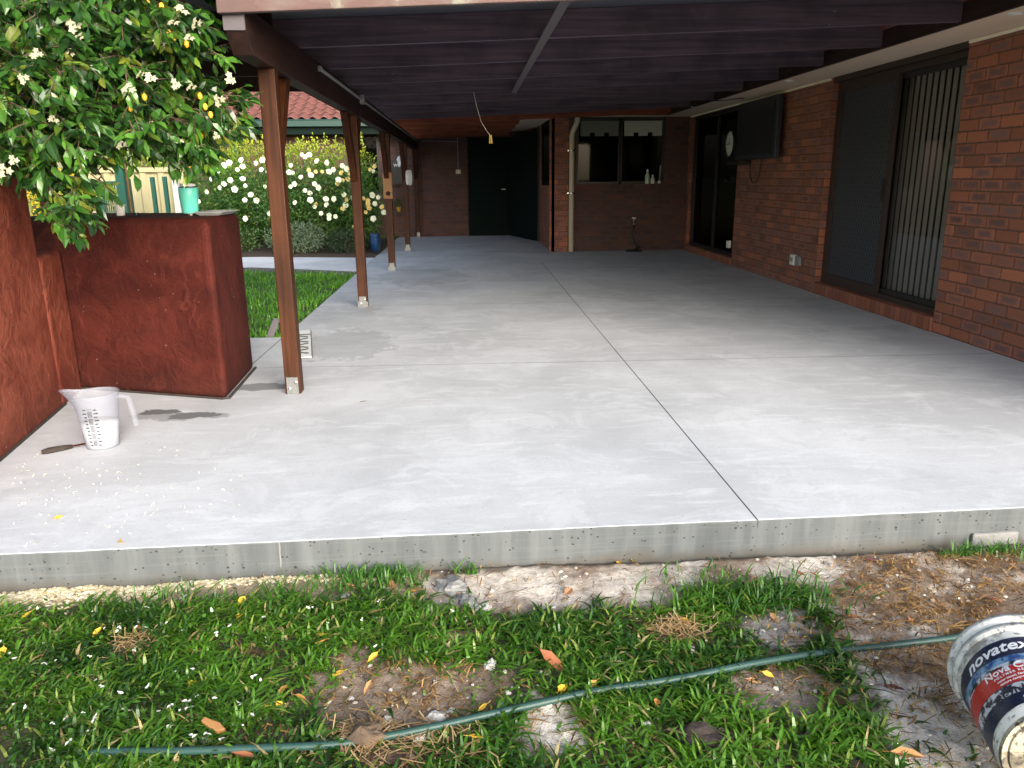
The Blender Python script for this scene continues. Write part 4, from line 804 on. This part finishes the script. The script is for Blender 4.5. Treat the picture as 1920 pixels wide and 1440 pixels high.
q = at(699, 430, 13.5); MB().lathe([(.05, 0), (.075, .08), (.09, .2), (.08, .28), (.09, .31), (.075, .31), (.07, .27)], 24, (q.x+.03, 13.5, .03), cap0=True).build('body', 'blue_glaze', bp, smooth=True); MB().lathe([(.07, .27), (.002, .285)], 24, (q.x+.03, 13.5, .03)).build('potting_soil', 'char_wood', bp)
# little hanging pot on the back wall
q = at(747, 393, 17.3); hp = thing('wall_pot', 'tiny yellow pot hung on the brick wall behind the third post', 'pot', (q.x, 17.35, q.z)); MB().lathe([(.035, -.05), (.055, .05)], 14, (q.x, 17.37, q.z), cap0=True).build('body', 'yellow_plastic', hp, smooth=True)
mb = MB(); crown(mb, [(q.x, 17.37, q.z+.13, .07, .06, .09)], 90, .05, .02, rcol); mb.build('foliage', 'hedge_leaf', hp)

# -- trees and bushes beyond the fence
def tree(label, x, y, h, r, n, colf, trunk=.14, group='trees beyond the fence', name='garden_tree', L=.16):
    t = thing(name, label, 'tree', (x, y, -.1), group); mb = MB(); bl = []
    for k in range(7): a = k*2.4; bl.append((x+math.cos(a)*r*.55, y+math.sin(a)*r*.55, h*(.62+.1*(k % 4)), r*.55, r*.55, r*.45))
    crown(mb, bl, n, L, L*.5, colf, shell=.4); mb.build('crown', 'hedge_leaf', t)
    tk = MB().tube([(x, y, -.15), (x+.1, y, h*.3), (x-.05, y, h*.6)], [trunk, trunk*.75, trunk*.5], 9)
    for b in bl: tk.tube([(x, y, h*.42), ((x+b[0])/2, (y+b[1])/2, h*.52), (b[0], b[1], b[2])], [trunk*.4, trunk*.25, trunk*.08], 6)
    tk.build('trunk', 'bark', t, smooth=True)
gold = lambda p, d: lerp((.42, .36, .02), (.75, .55, .03), random.random()) if random.random() < .7 else (.2, .28, .03)  # mostly golden leaves, the rest green
grn = lambda p, d: lerp((.05, .13, .02), (.14, .26, .03), random.random())
q = at(215, 320, 20); tree('brown trunked tree standing behind the cream fence', q.x, 20, 6.2, 2.3, 4200, grn)
q = at(60, 330, 27); tree('wide green tree far beyond the left wall', q.x, 27, 8, 3.4, 4500, grn, .2)
q = at(330, 330, 26); tree('tall green tree to the right of the brown trunked tree', q.x, 26, 7.5, 3., 4000, grn, .2)
q = at(-150, 330, 22); tree('leafy tree at the far left outside the fence', q.x, 22, 7, 3., 3500, grn, .2)
for i, (px, Y, hz, lab) in enumerate(((285, 19, 1.75, 'golden bush above the right half of the cream fence'), (180, 22, 1.8, 'golden bush behind the left half of the cream fence'), (95, 25, 1.9, 'golden bush by the sunlit lawn at far left'), (440, 20.5, 2.1, 'yellow bush behind the end of the hedge'))):
    q = at(px, 320, Y); b = thing('golden_bush', lab, 'bush', (q.x, Y, -.1), 'golden bushes beyond the fence'); mb = MB(); crown(mb, [(q.x, Y, hz*.5, 1.0, .7, hz*.55), (q.x+.6, Y+.2, hz*.45, .7, .6, hz*.45)], 3200, .09, .05, gold, shell=.35); mb.build('foliage', 'hedge_leaf', b); MB().tube([(q.x, Y, -.1), (q.x, Y, hz*.6)], [.06, .02], 6).build('stem', 'bark', b)
for i in range(6):
    x = -34+i*9; tree('one of the tall trees along the far boundary', x, 44+3*(i % 2), 10, 5., 2600, grn, .3, 'far boundary trees', 'boundary_tree', .4)

# ------------------------------------------------------------------ lawn blades
def blade(mb, p, h, wdt, ang, lean, col):
    d = Vector((math.cos(ang), math.sin(ang), 0)); sd = Vector((-d.y, d.x, 0)); vs = []
    for k, (t, wk) in enumerate(((0, .7), (.4, 1.), (.75, .7))):
        c = p+d*(lean*h*t*t)+Vector((0, 0, h*t*(1-.35*lean*t))); vs += [c-sd*(wdt*wk/2), c+sd*(wdt*wk/2)+Vector((0, 0, wdt*.15))]
    vs.append(p+d*(lean*h)+Vector((0, 0, h*(1-.4*lean)))); mb.add(vs, [(0, 1, 3, 2), (2, 3, 5, 4), (4, 5, 6)], col=col)
mb = MB(); ds = MB(); N = 0
while N < 68000:
    X, Y = random.uniform(-2.75, 2.6), random.uniform(1.2, 2.56)
    x, y = proj((X, Y, -.14))
    if y > 1560: N += .25; continue
    g, c = grass_amount(X, Y); N += 1
    if random.random() > g: 
        continue
    if x > 560 and y < 1110 and x < 780 and random.random() < .5: continue
    z = ground_z(X, Y)-.004; tone = .5+fbm(X, Y, 2.2, 8.)*.9
    c = lerp((.011, .048, .004), (.070, .175, .012), min(1, max(0, tone+random.uniform(-.4, .4))))
    r = random.random()
    if r < .035: c = lerp((.20, .15, .06), (.40, .33, .16), random.random())
    elif r < .13: c = lerp((.13, .20, .03), (.20, .25, .05), random.random())
    blade(mb, Vector((X, Y, z)), random.uniform(.028, .068)*(.55+.5*g), random.uniform(.0048, .0112), random.uniform(0, 6.283), random.uniform(.4, 1.9), c)
for _ in range(5200):                      # low broad weeds between the blades
    X, Y = random.uniform(-1.75, 1.6), random.uniform(1.3, 2.5); g, c = grass_amount(X, Y)
    if g < .25 or noise.noise(Vector((X*3, Y*3, 7))) < (.0 if X < -.3 else .25): continue
    a = random.uniform(0, 6.28); mb.leaf2(Vector((X, Y, ground_z(X, Y)+random.uniform(.008, .036))), (math.cos(a), math.sin(a), random.uniform(-.1, .5)), Vector((0, 0, 1))+rv(.5), random.uniform(.014, .028), random.uniform(.010, .016), lerp((.014, .055, .008), (.07, .17, .02), random.random()))
kind(mb.build('grass', 'grass_blade'), 'stuff', 'green broad bladed grass growing in front of the slab', 'grass')
# taller tufts against the slab
mb = MB()
for (x, y, n, s) in ((640, 1088, 110, .07), (705, 1085, 130, .08), (745, 1078, 90, .05), (530, 1112, 70, .09), (330, 1118, 60, .08), (870, 1062, 25, .04), (1780, 1020, 50, .05), (1835, 1015, 35, .04), (1900, 1030, 50, .06), (1400, 1106, 220, .14), (1340, 1125, 130, .10), (1480, 1118, 150, .09)):
    q = gp(x, y, -.13)
    for _ in range(n):
        X = q.x+random.gauss(0, s); Y = min(2.54, q.y+random.gauss(0, s*.6)); blade(mb, Vector((X, Y, ground_z(X, Y)-.004)), random.uniform(.04, .085), random.uniform(.004, .007), random.uniform(0, 6.28), random.uniform(.2, 1.), lerp((.025, .09, .015), (.09, .22, .03), random.random()))
kind(mb.build('grass_tufts', 'grass_blade'), 'stuff', 'taller grass tufts at the foot of the slab', 'grass')
# dead straw on the churned soil
mb = MB(); n = 0
while n < 31000:
    X, Y = random.uniform(-.9, 2.9), random.uniform(1.3, 2.56); x, y = proj((X, Y, -.14)); n += 1
    if y > 1520: continue
    g, c = grass_amount(X, Y)
    k = 0.0
    if g < .3:
        if x > 1540: k = 1. if fbm(X, Y, 3., 7.) < .16 else .2
        elif y > 1150: k = .55 if fbm(X, Y, 5., 1.) > -.1 else .2
        else: k = .10
    if random.random() > k: continue
    a = random.uniform(0, 6.28); L = random.uniform(.015, .06)*random.uniform(.6, 1.3); p = Vector((X, Y, ground_z(X, Y)+random.uniform(.001, .014))); d = Vector((math.cos(a), math.sin(a), random.uniform(-.15, .25)))
    c = lerp((.06, .028, .010), (.42, .24, .075), random.random()**1.4); m_ = p+d*L*.5+Vector((0, 0, random.uniform(-.002, .008)))
    wd = random.uniform(.0008, .0024); sd = Vector((-d.y, d.x, .2)).normalized()*wd
    mb.add([p-sd, p+sd, m_+sd, m_-sd, p+d*L+sd*.3, p+d*L-sd*.3], [(0, 1, 2, 3), (3, 2, 4, 5)], col=c)
for (x, y, n, s) in ((1270, 1185, 170, .045), (255, 1212, 90, .035), (680, 1385, 200, .04), (800, 1420, 220, .12)):
    q = gp(x, y, -.14)
    for _ in range(n):
        X, Y = q.x+random.gauss(0, s), q.y+random.gauss(0, s*.6); a = random.uniform(0, 6.28); L = random.uniform(.03, .07); p = Vector((X, Y, ground_z(X, Y)+random.uniform(.004, .03))); d = Vector((math.cos(a), math.sin(a), random.uniform(-.2, .25))); sd = Vector((-d.y, d.x, 0))*.0016
        mb.add([p-sd, p+sd, p+d*L+sd, p+d*L-sd], [(0, 1, 2, 3)], col=lerp((.2, .11, .05), (.50, .36, .18), random.random()))
kind(mb.build('dead_straw', 'dry_leaf'), 'stuff', 'dead brown straw and roots scattered over the bare soil', 'straw')
# gravel at the left foot of the slab, crumbs of rubble elsewhere
mb = MB(); mc = MB()
def pebble(mb, X, Y, r, col):
    mb.blob((X, Y, ground_z(X, Y)+r*.25), (r*random.uniform(.8, 1.3), r*random.uniform(.7, 1.2), r*.6), 6, 4, .35, random.random()*50, col=col)
for _ in range(2600):
    x = random.uniform(-60, 760)*1.; X0 = gp(x, 1090-x*.03, -.14).x; Y0 = SF(X0)-.004-abs(random.gauss(0, .06 if x < 330 else .022))
    if x > 430 and random.random() < .6: continue
    pebble(mb, X0, Y0, random.uniform(.004, .009), lerp((.42, .33, .17), (.72, .66, .50), random.random()))
kind(mb.build('gravel', 'dry_leaf'), 'stuff', 'cream gravel chips along the left foot of the slab', 'gravel')
n = 0
while n < 900:
    X, Y = random.uniform(-.9, 2.3), random.uniform(1.35, 2.57); n += 1; g, c = grass_amount(X, Y)
    if g > .3: continue
    pebble(mc, X, Y, random.choice((.003, .004, .005, .008)), lerp((.30, .26, .21), (.68, .65, .60), random.random()))
kind(mc.build('rubble', 'dry_leaf'), 'stuff', 'fine pale rubble crumbs on the bare soil', 'rubble')
# far lawn patch beside the slab
mb = MB()
for _ in range(11000):
    X, Y = random.uniform(-4.0, -1.56), random.uniform(6.36, 11.7)
    if X > -2.0 and Y > 11.7-(X+2.)*1.6: continue
    if Y > 10.95-(X+1.54)*.45: continue
    k = noise.noise(Vector((X*1.6, Y*1.6, 2))); h = random.uniform(.05, .10)*(1.35 if k > .1 else .9)
    if X > -1.85 and random.random() < .5 and fbm(X, Y, 2.) > 0: continue
    blade(mb, Vector((X, Y, -.095)), h, random.uniform(.008, .014), random.uniform(0, 6.28), random.uniform(.2, 1.), lerp((.04, .15, .012), (.15, .36, .03), min(1, max(0, .5+k*.6+random.uniform(-.35, .35)))))
kind(mb.build('lawn', 'grass_blade'), 'stuff', 'bright green grass patch between slab and path', 'grass')

# ------------------------------------------------------------------ litter, one object each
def litter(meshobj, name, mat): pass
def leaf_obj(L, W, col, curl, name, label, p, rotz, tilt, cat='leaf', group=None, mat='dry_leaf', fold=.3):
    mb = MB().leaf((-L/2, 0, 0), (1, 0, 0), (0, 0, 1), L, W, col, fold, curl); mb.tube([(-L/2-.25*L, 0, .002), (-L/2, 0, 0)], .0008, 4, False, col=tuple(v*.6 for v in col))
    o = mb.build(name, mat, origin=(0, 0, 0)); o.location = p; o.rotation_euler = (tilt, random.uniform(-.2, .2), rotz); return tag(o, label, cat, group)
def gpos(x, y, dz=.012): q = gp(x, y, -.135); return Vector((q.x, q.y, ground_z(q.x, q.y)+dz))
leaf_obj(.10, .034, (.34, .12, .055), .5, 'fallen_leaf', 'big curled rust brown leaf in the middle of the grass', gpos(1035, 1250, .035), R_(-50), .4)
leaf_obj(.075, .024, (.10, .018, .03), .35, 'fallen_leaf', 'dark maroon curved leaf on the soil left of the bucket', gpos(1682, 1290, .01), R_(-25), .2)
leaf_obj(.06, .02, (.13, .03, .05), .2, 'fallen_leaf', 'dark purple leaf on the pale sand beside the slab', gpos(1638, 1049, .01), R_(-20), .1)
leaf_obj(.08, .03, (.36, .17, .06), .3, 'fallen_leaf', 'torn orange brown leaf at the bottom edge of the grass', gpos(1700, 1428, .04), R_(-15), .3)
leaf_obj(.075, .022, (.24, .08, .055), .2, 'fallen_leaf', 'long reddish brown leaf on the straw near the right edge', gpos(1875, 1125, .01), R_(-8), .1)
leaf_obj(.05, .03, (.45, .19, .05), .3, 'fallen_leaf', 'short orange leaf standing in straw left of the bucket', gpos(1560, 1120, .02), R_(60), .5)
leaf_obj(.07, .022, (.36, .20, .10), .3, 'fallen_leaf', 'light brown leaf lying just below the hose', gpos(1420, 1275, .01), R_(-10), .2)
leaf_obj(.07, .028, (.34, .18, .10), .4, 'fallen_leaf', 'tan curled leaf on the sand behind the centre grass', gpos(1068, 1112, .02), R_(50), .5)
leaf_obj(.07, .02, (.22, .08, .03), .3, 'fallen_leaf', 'brown leaf half under the left end of the hose', gpos(460, 1430, .03), R_(-15), .3)
ylw = [(1110, 1298), (1055, 1304), (905, 1335), (895, 1388), (1233, 1327), (700, 1240), (362, 1285), (523, 1330), (262, 1185), (450, 1162), (455, 1137), (600, 1195), (600, 1212), (1188, 1048), (1160, 1053), (183, 1195), (775, 1112), (1278, 1172), (1440, 1272), (635, 1271), (530, 1300), (6, 1230), (48, 1165), (1345, 1105), (565, 1315)]
for i, (x, y) in enumerate(ylw):
    c = lerp((.62, .36, .03), (.78, .50, .06), random.random()) if i % 4 else (.5, .24, .06)
    leaf_obj(random.uniform(.032, .05), random.uniform(.02, .028), c, random.uniform(.1, .4), 'fallen_leaf', 'small yellow fallen leaf lying in the foreground grass or sand', gpos(x, y, .028 if y > 1110 else .006), random.uniform(0, 6.28), random.uniform(-.4, .4), group='yellow leaves on the lawn')
brw = [(345, 1350), (110, 1250), (297, 1218), (356, 1222), (690, 1290), (645, 1385), (1530, 1075), (1850, 1090), (1900, 1065), (860, 1205), (1500, 1015+60), (820, 1205), (660, 1100), (735, 1100), (1410, 1088), (1395, 1322), (1710, 1165), (1600, 1160), (690, 1385), (1150, 1178), (1450, 1160)]
for i, (x, y) in enumerate(brw):
    leaf_obj(random.uniform(.035, .06), random.uniform(.016, .024), lerp((.26, .11, .045), (.42, .24, .11), random.random()), random.uniform(.1, .5), 'fallen_leaf', 'dry brown fallen leaf lying on the foreground ground', gpos(x, y, .018), random.uniform(0, 6.28), random.uniform(-.4, .4), group='brown leaves on the lawn')
for i, (x, y) in enumerate(((112, 968), (230, 1012))):
    q = gp(x, y, .008); leaf_obj(.042, .024, (.75, .40, .03), .5, 'fallen_leaf', ['yellow leaf lying alone on the slab below the jug', 'yellow leaf lying on the slab close to its front edge'][i], q, R_(40+40*i), .5)
leaf_obj(.06, .008, (.16, .12, .09), .1, 'fallen_twig', 'thin dry twig lying on the slab right of the front post', gp(680, 752, .004), R_(10), 0, 'twig')
pet = []
for k in range(3):
    mb = MB()
    if k < 2: mb.leaf((-.006, 0, .002), (1, 0, .1), (0, 0, 1), .017-.003*k, .010, (.66, .66, .63), .3, .45*(1 if k else -1))
    else: mb.leaf((-.006, 0, .002), (1, 0, .2), (0, 0, 1), .013, .009, (.66, .66, .63), .3, .4).leaf((0, .004, .002), (-.3, 1, .3), (0, 0, 1), .013, .008, (.62, .62, .59), .2, .4)
    o = mb.build('fallen_petal', 'petal', origin=(0, 0, 0)); pet.append(o)
used = [0, 0, 0]
def put_petal(p, label, group, s=1.):
    k = random.randrange(3); o = pet[k] if not used[k] else pet[k].copy()
    if used[k]: C.objects.link(o)
    used[k] = 1; o.location = p; o.rotation_euler = (random.uniform(-.3, .3), random.uniform(-.3, .3), random.uniform(0, 6.28)); o.scale = (s*random.uniform(.8, 1.3),)*3; tag(o, label, 'petal', group)
n = 0
while n < 150:
    x = abs(random.gauss(160, 150)); y = random.gauss(930, 70)
    if not (20 < x < 560 and 770 < y < 1035) or (130 < x < 225 and y < 860) or y < 862-.85*x+12: continue
    q = gp(x, y, .003)
    if q.y < SF(q.x)+.01: continue
    put_petal(q, 'small white petal fallen on the bare slab around the jug', 'white petals on the slab', .72); n += 1
n = 0
while n < 85:
    x, y = random.uniform(0, 900)*random.uniform(.3, 1), random.uniform(1120, 1430); q = gpos(x, y, 0); g, c = grass_amount(q.x, q.y)
    put_petal(q+Vector((0, 0, .034 if g > .3 else .008)), 'small white petal fallen into the foreground grass', 'white petals in the grass', .85); n += 1
# stones
def stone(x, y, r, label, group=None, mat='rock', flat=.55, seed=None):
    q = gpos(x, y, 0); sd = random.random()*90
    mb = MB().blob((0, 0, 0), (r*random.uniform(.9, 1.3), r*random.uniform(.7, 1), r*flat), 13, 9, .4, sd)
    o = mb.build('stone', mat, origin=(0, 0, 0)); o.location = (q.x, q.y, q.z+r*flat*.35); o.rotation_euler = (random.uniform(-.3, .3), random.uniform(-.3, .3), random.uniform(0, 6.28)); tag(o, label, 'stone', group)
stone(848, 1098, .055, 'largest grey broken concrete chunk at the foot of the slab', None, 'rock', .4); stone(868, 1118, .04, 'grey broken chunk just in front of the largest one', None, 'rock', .35); stone(880, 1130, .032, 'blue grey angular chip among the rubble by the grass', None, 'rock', .7); stone(905, 1140, .028, 'pale flat chip at the end of the rubble patch', None, 'white_rock', .4)
for (x, y, r) in ((842, 1148, .014), (855, 1158, .012), (832, 1166, .012), (870, 1155, .014), (835, 1140, .010), (862, 1168, .01), (815, 1180, .009), (645, 1120, .024), (666, 1163, .018), (710, 1157, .02), (1405, 1195, .014), (1430, 1185, .012), (1448, 1210, .014), (1470, 1190, .012), (1420, 1215, .012), (1480, 1180, .012), (1515, 1330, .01)): stone(x, y, r, 'small grey stone lying in the foreground rubble or grass', 'small grey stones')
for i, (x, y, r) in enumerate(((920, 1246, .022), (1292, 1217, .02), (1168, 1244, .02), (1120, 1330, .015), (1213, 1363, .016), (605, 1390, .026), (672, 1380, .022), (785, 1383, .02), (820, 1345, .024), (385, 1385, .018), (728, 1347, .012), (845, 1330, .012), (940, 1325, .014), (1325, 1420, .012), (1285, 1305, .011))): stone(x, y, r, 'white stone chip lying in the foreground grass or soil', 'white stone chips', 'white_rock', .5)
q = gpos(402, 1378, .03); o = MB().prism([(-.045, -.006), (-.01, -.012), (.03, -.016), (.042, -.006), (.05, .004), (.018, .015), (-.02, .011), (-.042, .012)], 2, -.009, .012).build('wood_chip', 'ochre_ply', origin=(0, 0, 0), bevel=.003); o.location = q; o.scale = (.75, .75, .75); o.rotation_euler = (.35, .2, -.4); tag(o, 'splintered tan wood chip lying in the grass by the hose', 'wood chip')
q = gpos(1315, 1383, .012); o = MB().blob((0, 0, 0), (.075, .035, .02), 12, 8, .5, 8).build('bark_chunk', 'char_wood', origin=(0, 0, 0)); o.location = q; o.rotation_euler = (0, 0, -.2); tag(o, 'dark rotten bark chunk lying in the bottom grass', 'bark')
q = gpos(690, 1390, .02); o = MB().blob((0, 0, 0), (.045, .035, .032), 14, 10, .3, 5).build('root_ball', 'bark', origin=(0, 0, 0)); o.location = q; tag(o, 'fibrous brown root ball on bare soil behind the hose', 'root')
q = gpos(1855, 1012, 0); o = MB().prism([(-.09, -.03), (.10, -.02), (.13, .03), (-.08, .04)], 2, -.02, .035).build('concrete_offcut', 'rock', bevel=.008); o.location = (q.x, q.y, -.13); tag(o, 'pale concrete offcut against the right foot of the slab', 'concrete')

# ------------------------------------------------------------------ jug, knife, strip, hose, bucket
J = gp(178, 848, 0)+Vector((0, .09, 0)); jg = thing('measuring_jug', 'translucent plastic measuring jug half full of white liquid on the slab', 'jug', J)
def jr(z): return .073+.030*z/.27
def jug_shell(off, z0, z1, n=48, m=10):
    vs = []
    for i in range(m+1):
        z = z0+(z1-z0)*i/m
        for j in range(n):
            a = 2*math.pi*j/n; r = jr(z)-off; dl = math.cos(a-math.pi); sp = max(0, dl)**14*.06*max(0, (z-.17)/.10)**2
            vs.append((J.x+(r+sp)*math.cos(a), J.y+(r+sp)*math.sin(a), z+(sp*.25 if z > .25 else 0)))
    return vs, [(i*n+j, i*n+(j+1) % n, (i+1)*n+(j+1) % n, (i+1)*n+j) for i in range(m) for j in range(n)]
mb = MB(); v, f = jug_shell(0, .002, .27); mb.add(v, f); v, f = jug_shell(.003, .006, .27); mb.add(v, [q[::-1] for q in f])
mb.lathe([(.001, .002), (.073, .002)], 48, J); mb.build('body', 'clear_plastic', jg, smooth=True)
mb = MB(); v, f = jug_shell(-.003, .262, .272, m=2); mb.add(v, f); mb.build('rim', 'clear_plastic', jg, smooth=True)
MB().lathe([(.001, .008), (.0695, .008), (jr(.07)-.0045, .07), (jr(.128)-.0045, .128), (.001, .128)], 48, J).build('liquid', 'milk', jg, smooth=True)
mb = MB(); hx = J.x
path = [(jr(.25)-.002, .25), (.128, .252), (.150, .245), (.157, .22), (.166, .15), (.172, .10)]
wd = .014
vs = []
for i, (r, z) in enumerate(path):
    t = Vector((path[min(i+1, 5)][0]-path[max(i-1, 0)][0], path[min(i+1, 5)][1]-path[max(i-1, 0)][1])).normalized(); nrm2 = Vector((-t.y, t.x))*.009
    for sx, sy in ((-1, -1), (1, -1), (1, 1), (-1, 1)): vs.append((J.x+r+nrm2.x*sx, J.y-.0+sy*wd, z+nrm2.y*sx))
fs = [(i*4+j, i*4+(j+1) % 4, (i+1)*4+(j+1) % 4, (i+1)*4+j) for i in range(5) for j in range(4)]+[(3, 2, 1, 0), (20, 21, 22, 23)]
mb.add(vs, fs); mb.build('handle', 'clear_plastic', jg, bevel=.004)
tk = MB()
def onjug(a, z, o=.0022): r = jr(z)+o; return (J.x+r*math.cos(a), J.y+r*math.sin(a), z)
A0 = -math.pi/2+.06
for i in range(11):
    z = .03+.018*i
    for s, L in ((-1, .07), (1, .08)):
        a = A0+s*.17; b = a+s*L*(2.6 if i % 2 else 1.8); tk.add([onjug(a, z-.0028), onjug(b, z-.0028), onjug(b, z+.0028), onjug(a, z+.0028)], [(0, 1, 2, 3)])
for i in range(36):
    z = .028+.0053*i; a, b = A0-.11, A0+.11
    if i % 7 == 6: continue
    tk.add([onjug(a, z-.0011), onjug(b, z-.0011), onjug(b, z+.0011), onjug(a, z+.0011)], [(0, 1, 2, 3)])
tk.build('scale_marks', 'ink', jg)
ka, kb = gp(78, 848, .012), gp(150, 834, .012); kn = thing('paint_knife', 'black handled scraper lying flat beside the jug', 'scraper', (ka.x, ka.y, 0))
d = (kb-ka).normalized(); MB().tube([ka, ka+d*.03, ka+d*.09, ka+d*.13], [.010, .016, .014, .009], 10).build('handle', 'char_wood', kn, smooth=True); MB().bar(ka+d*.13, ka+d*.2, .03, .0015).build('blade', 'steel', kn)
# pale strip behind the front post
a, b, c_, d_ = gp(548, 622, .003), gp(588, 621, .003), gp(553, 672, .003), gp(583, 672, .003)
ax_ = ((c_+d_)/2-(a+b)/2); L = ax_.length; wv_ = .13; stp = thing('slotted_strip', 'narrow pale slotted strip lying on the slab behind the front post', 'strip', ((a+b+c_+d_)/4)[:2]+(0,)) if False else thing('slotted_strip', 'narrow pale slotted strip lying on the slab behind the front post', 'strip', (a+b+c_+d_)/4)
u_ = ax_.normalized(); s0 = (a+b)/2+Vector((.0, 0, .006)); e0 = (c_+d_)/2+Vector((0, 0, .006)); MB().bar(s0, e0, wv_, .006).build('plate', 'white_plastic', stp, bevel=.002)
mb = MB(); sdv = Vector((-u_.y, u_.x, 0))
for i in range(7):
    p0 = s0.lerp(e0, .27+.1*i)+Vector((0, 0, .0075)); mb.bar(p0-sdv*.04+u_*.025*(1 if i % 2 else -1), p0+sdv*.04-u_*.025*(1 if i % 2 else -1), .018, .003)
mb.bar(s0.lerp(e0, .2)-sdv*.065+Vector((0, 0, .0075)), s0.lerp(e0, .2)+sdv*.065+Vector((0, 0, .0075)), .02, .003); mb.bar(s0+sdv*.066, e0+sdv*.066, .006, .014); mb.bar(s0-sdv*.066, e0-sdv*.066, .006, .014)
mb.build('slot_marks', 'black_plastic', stp)
q = gp(505, 633, 0); o = MB().add([(-.03, 0, 0), (.03, 0, 0), (.085, .03, .14), (.035, .035, .15)], [(0, 1, 2, 3)]).build('plastic_shard', 'pale_batten', origin=(0, 0, 0)); o.location = q+Vector((0, .02, .002)); o.modifiers.new('solid', 'SOLIDIFY').thickness = .006; tag(o, 'pale grey plastic shard standing at the edge of the far grass', 'plastic shard')
# hose
hp_ = [(150, 1424), (190, 1420), (340, 1418), (500, 1411), (600, 1403), (700, 1389), (800, 1368), (900, 1346), (1000, 1325), (1100, 1305), (1200, 1288), (1300, 1272), (1400, 1250), (1500, 1231), (1600, 1217), (1700, 1206), (1790, 1194), (1900, 1172), (2050, 1140)]
ctrl = [gp(x, y, -.125) for x, y in hp_]; cv = []
for i in range(len(ctrl)-1):
    p0, p1, p2, p3 = ctrl[max(0, i-1)], ctrl[i], ctrl[i+1], ctrl[min(len(ctrl)-1, i+2)]
    for k in range(6):
        t = k/6; cv.append(.5*((2*p1)+(-p0+p2)*t+(2*p0-5*p1+4*p2-p3)*t*t+(-p0+3*p1-3*p2+p3)*t**3))
cv = [Vector((p.x, p.y, ground_z(p.x, p.y)+(.028 if grass_amount(p.x, p.y)[0] > .3 else .012))) for p in cv]
zs = [p.z for p in cv]
for i, p in enumerate(cv): w_ = zs[max(0, i-14):i+15]; p.z = sum(w_)/len(w_)
cv[0].z -= .03; cv[1].z -= .026; cv[2].z -= .022; cv[3].z -= .016; cv[4].z -= .010; cv[5].z -= .005
mb = MB().tube(cv, .0098, 16); hs = mb.build('garden_hose', 'hose_rubber', smooth=True, origin=cv[0]); tag(hs, 'green braided garden hose lying across the foreground grass', 'hose')
# bucket on its side
RIM = Vector((1.38, 1.655, .014)); AXD = Vector((.34, .93, -.02)).normalized()
bk = thing('paint_bucket', 'dirty white paint bucket with navy and red label lying on its side', 'bucket', (0, 0, 0))
HB = .34
lz = AXD; lx = Vector((1, 0, 0)); lx = (lx-lz*lx.dot(lz)).normalized(); ly = lz.cross(lx); bm_ = Matrix((( *lx, 0), (*ly, 0), (*lz, 0), (0, 0, 0, 1))).transposed(); bm_.translation = RIM-AXD*HB
def br_(z): return .126+.022*z/HB
mb = MB().lathe([(br_(0)-.006, 0), (br_(0), .006), (br_(.28), .28), (br_(HB), HB), (br_(HB)-.004, HB), (br_(.28)-.005, .28), (br_(0)-.006, .02), (.001, .02)], 64)
parts = [mb.build('body', 'bucket_plastic', bk, smooth=False)]
for p in parts[0].data.polygons: p.use_smooth = True
mb = MB().lathe([(br_(HB)-.002, HB-.002), (br_(HB)+.010, HB+.001), (br_(HB)+.011, HB-.016), (br_(.32)+.006, .32), (br_(.315)+.001, .316)], 64).lathe([(br_(.30)+.001, .303), (br_(.30)+.009, .299), (br_(.285)+.009, .288), (br_(.28)+.001, .284)], 64)
parts.append(mb.build('rim', 'bucket_plastic', bk, smooth=True))
parts.append(MB().lathe([(.001, -.001), (.105, -.001), (.109, .004)], 64).lathe([(.109, .001), (br_(0)-.004, -.006), (br_(0)-.001, .004)], 64).build('base', 'bucket_base', bk))
mb = MB(); n, m = 60, 10; a0, a1 = R_(-215), R_(25); vs, uvs = [], []
for i in range(m+1):
    z = .035+.22*i/m
    for j in range(n+1): a = a0+(a1-a0)*j/n; r = br_(z)+.0012; vs.append((r*math.cos(a), r*math.sin(a), z)); uvs.append((j/n, i/m+.0001))
mb.add(vs, [(i*(n+1)+j, i*(n+1)+j+1, (i+1)*(n+1)+j+1, (i+1)*(n+1)+j) for i in range(m) for j in range(n)], uvs=uvs)
lab = mb.build('label_sheet', 'bucket_label', bk, smooth=True); parts.append(lab)
def wrap(body, size, zc, ac, mat, shear=0., space=1., lift=.0018):
    vs, fs = text_mesh(body, size, 'lettering', shear, space)
    out = []
    for v in vs: z = zc+v.y; a = R_(ac)+v.x/br_(z); r = br_(z)+lift+v.z; out.append((r*math.cos(a), r*math.sin(a), z))
    o = MB().add(out, fs).build('lettering', mat, bk); o.parent = lab; return o
wrap('novatex', .050, .212, -132, 'paper_white', .25); wrap('Nova Coat', .030, .146, -124, 'paper_white'); wrap('POLYMER RENDER', .010, .134, -122, 'paper_white', 0, 1.3)
wrap('water based, flexible, acrylic', .009, .122, -120, 'paper_white'); wrap('texture designed for walls', .009, .111, -120, 'paper_white'); wrap('BONDIT', .034, .068, -124, 'ink', 0, 1.05); wrap('tion coat', .018, .046, -112, 'paper_white')
bk.matrix_world = bm_
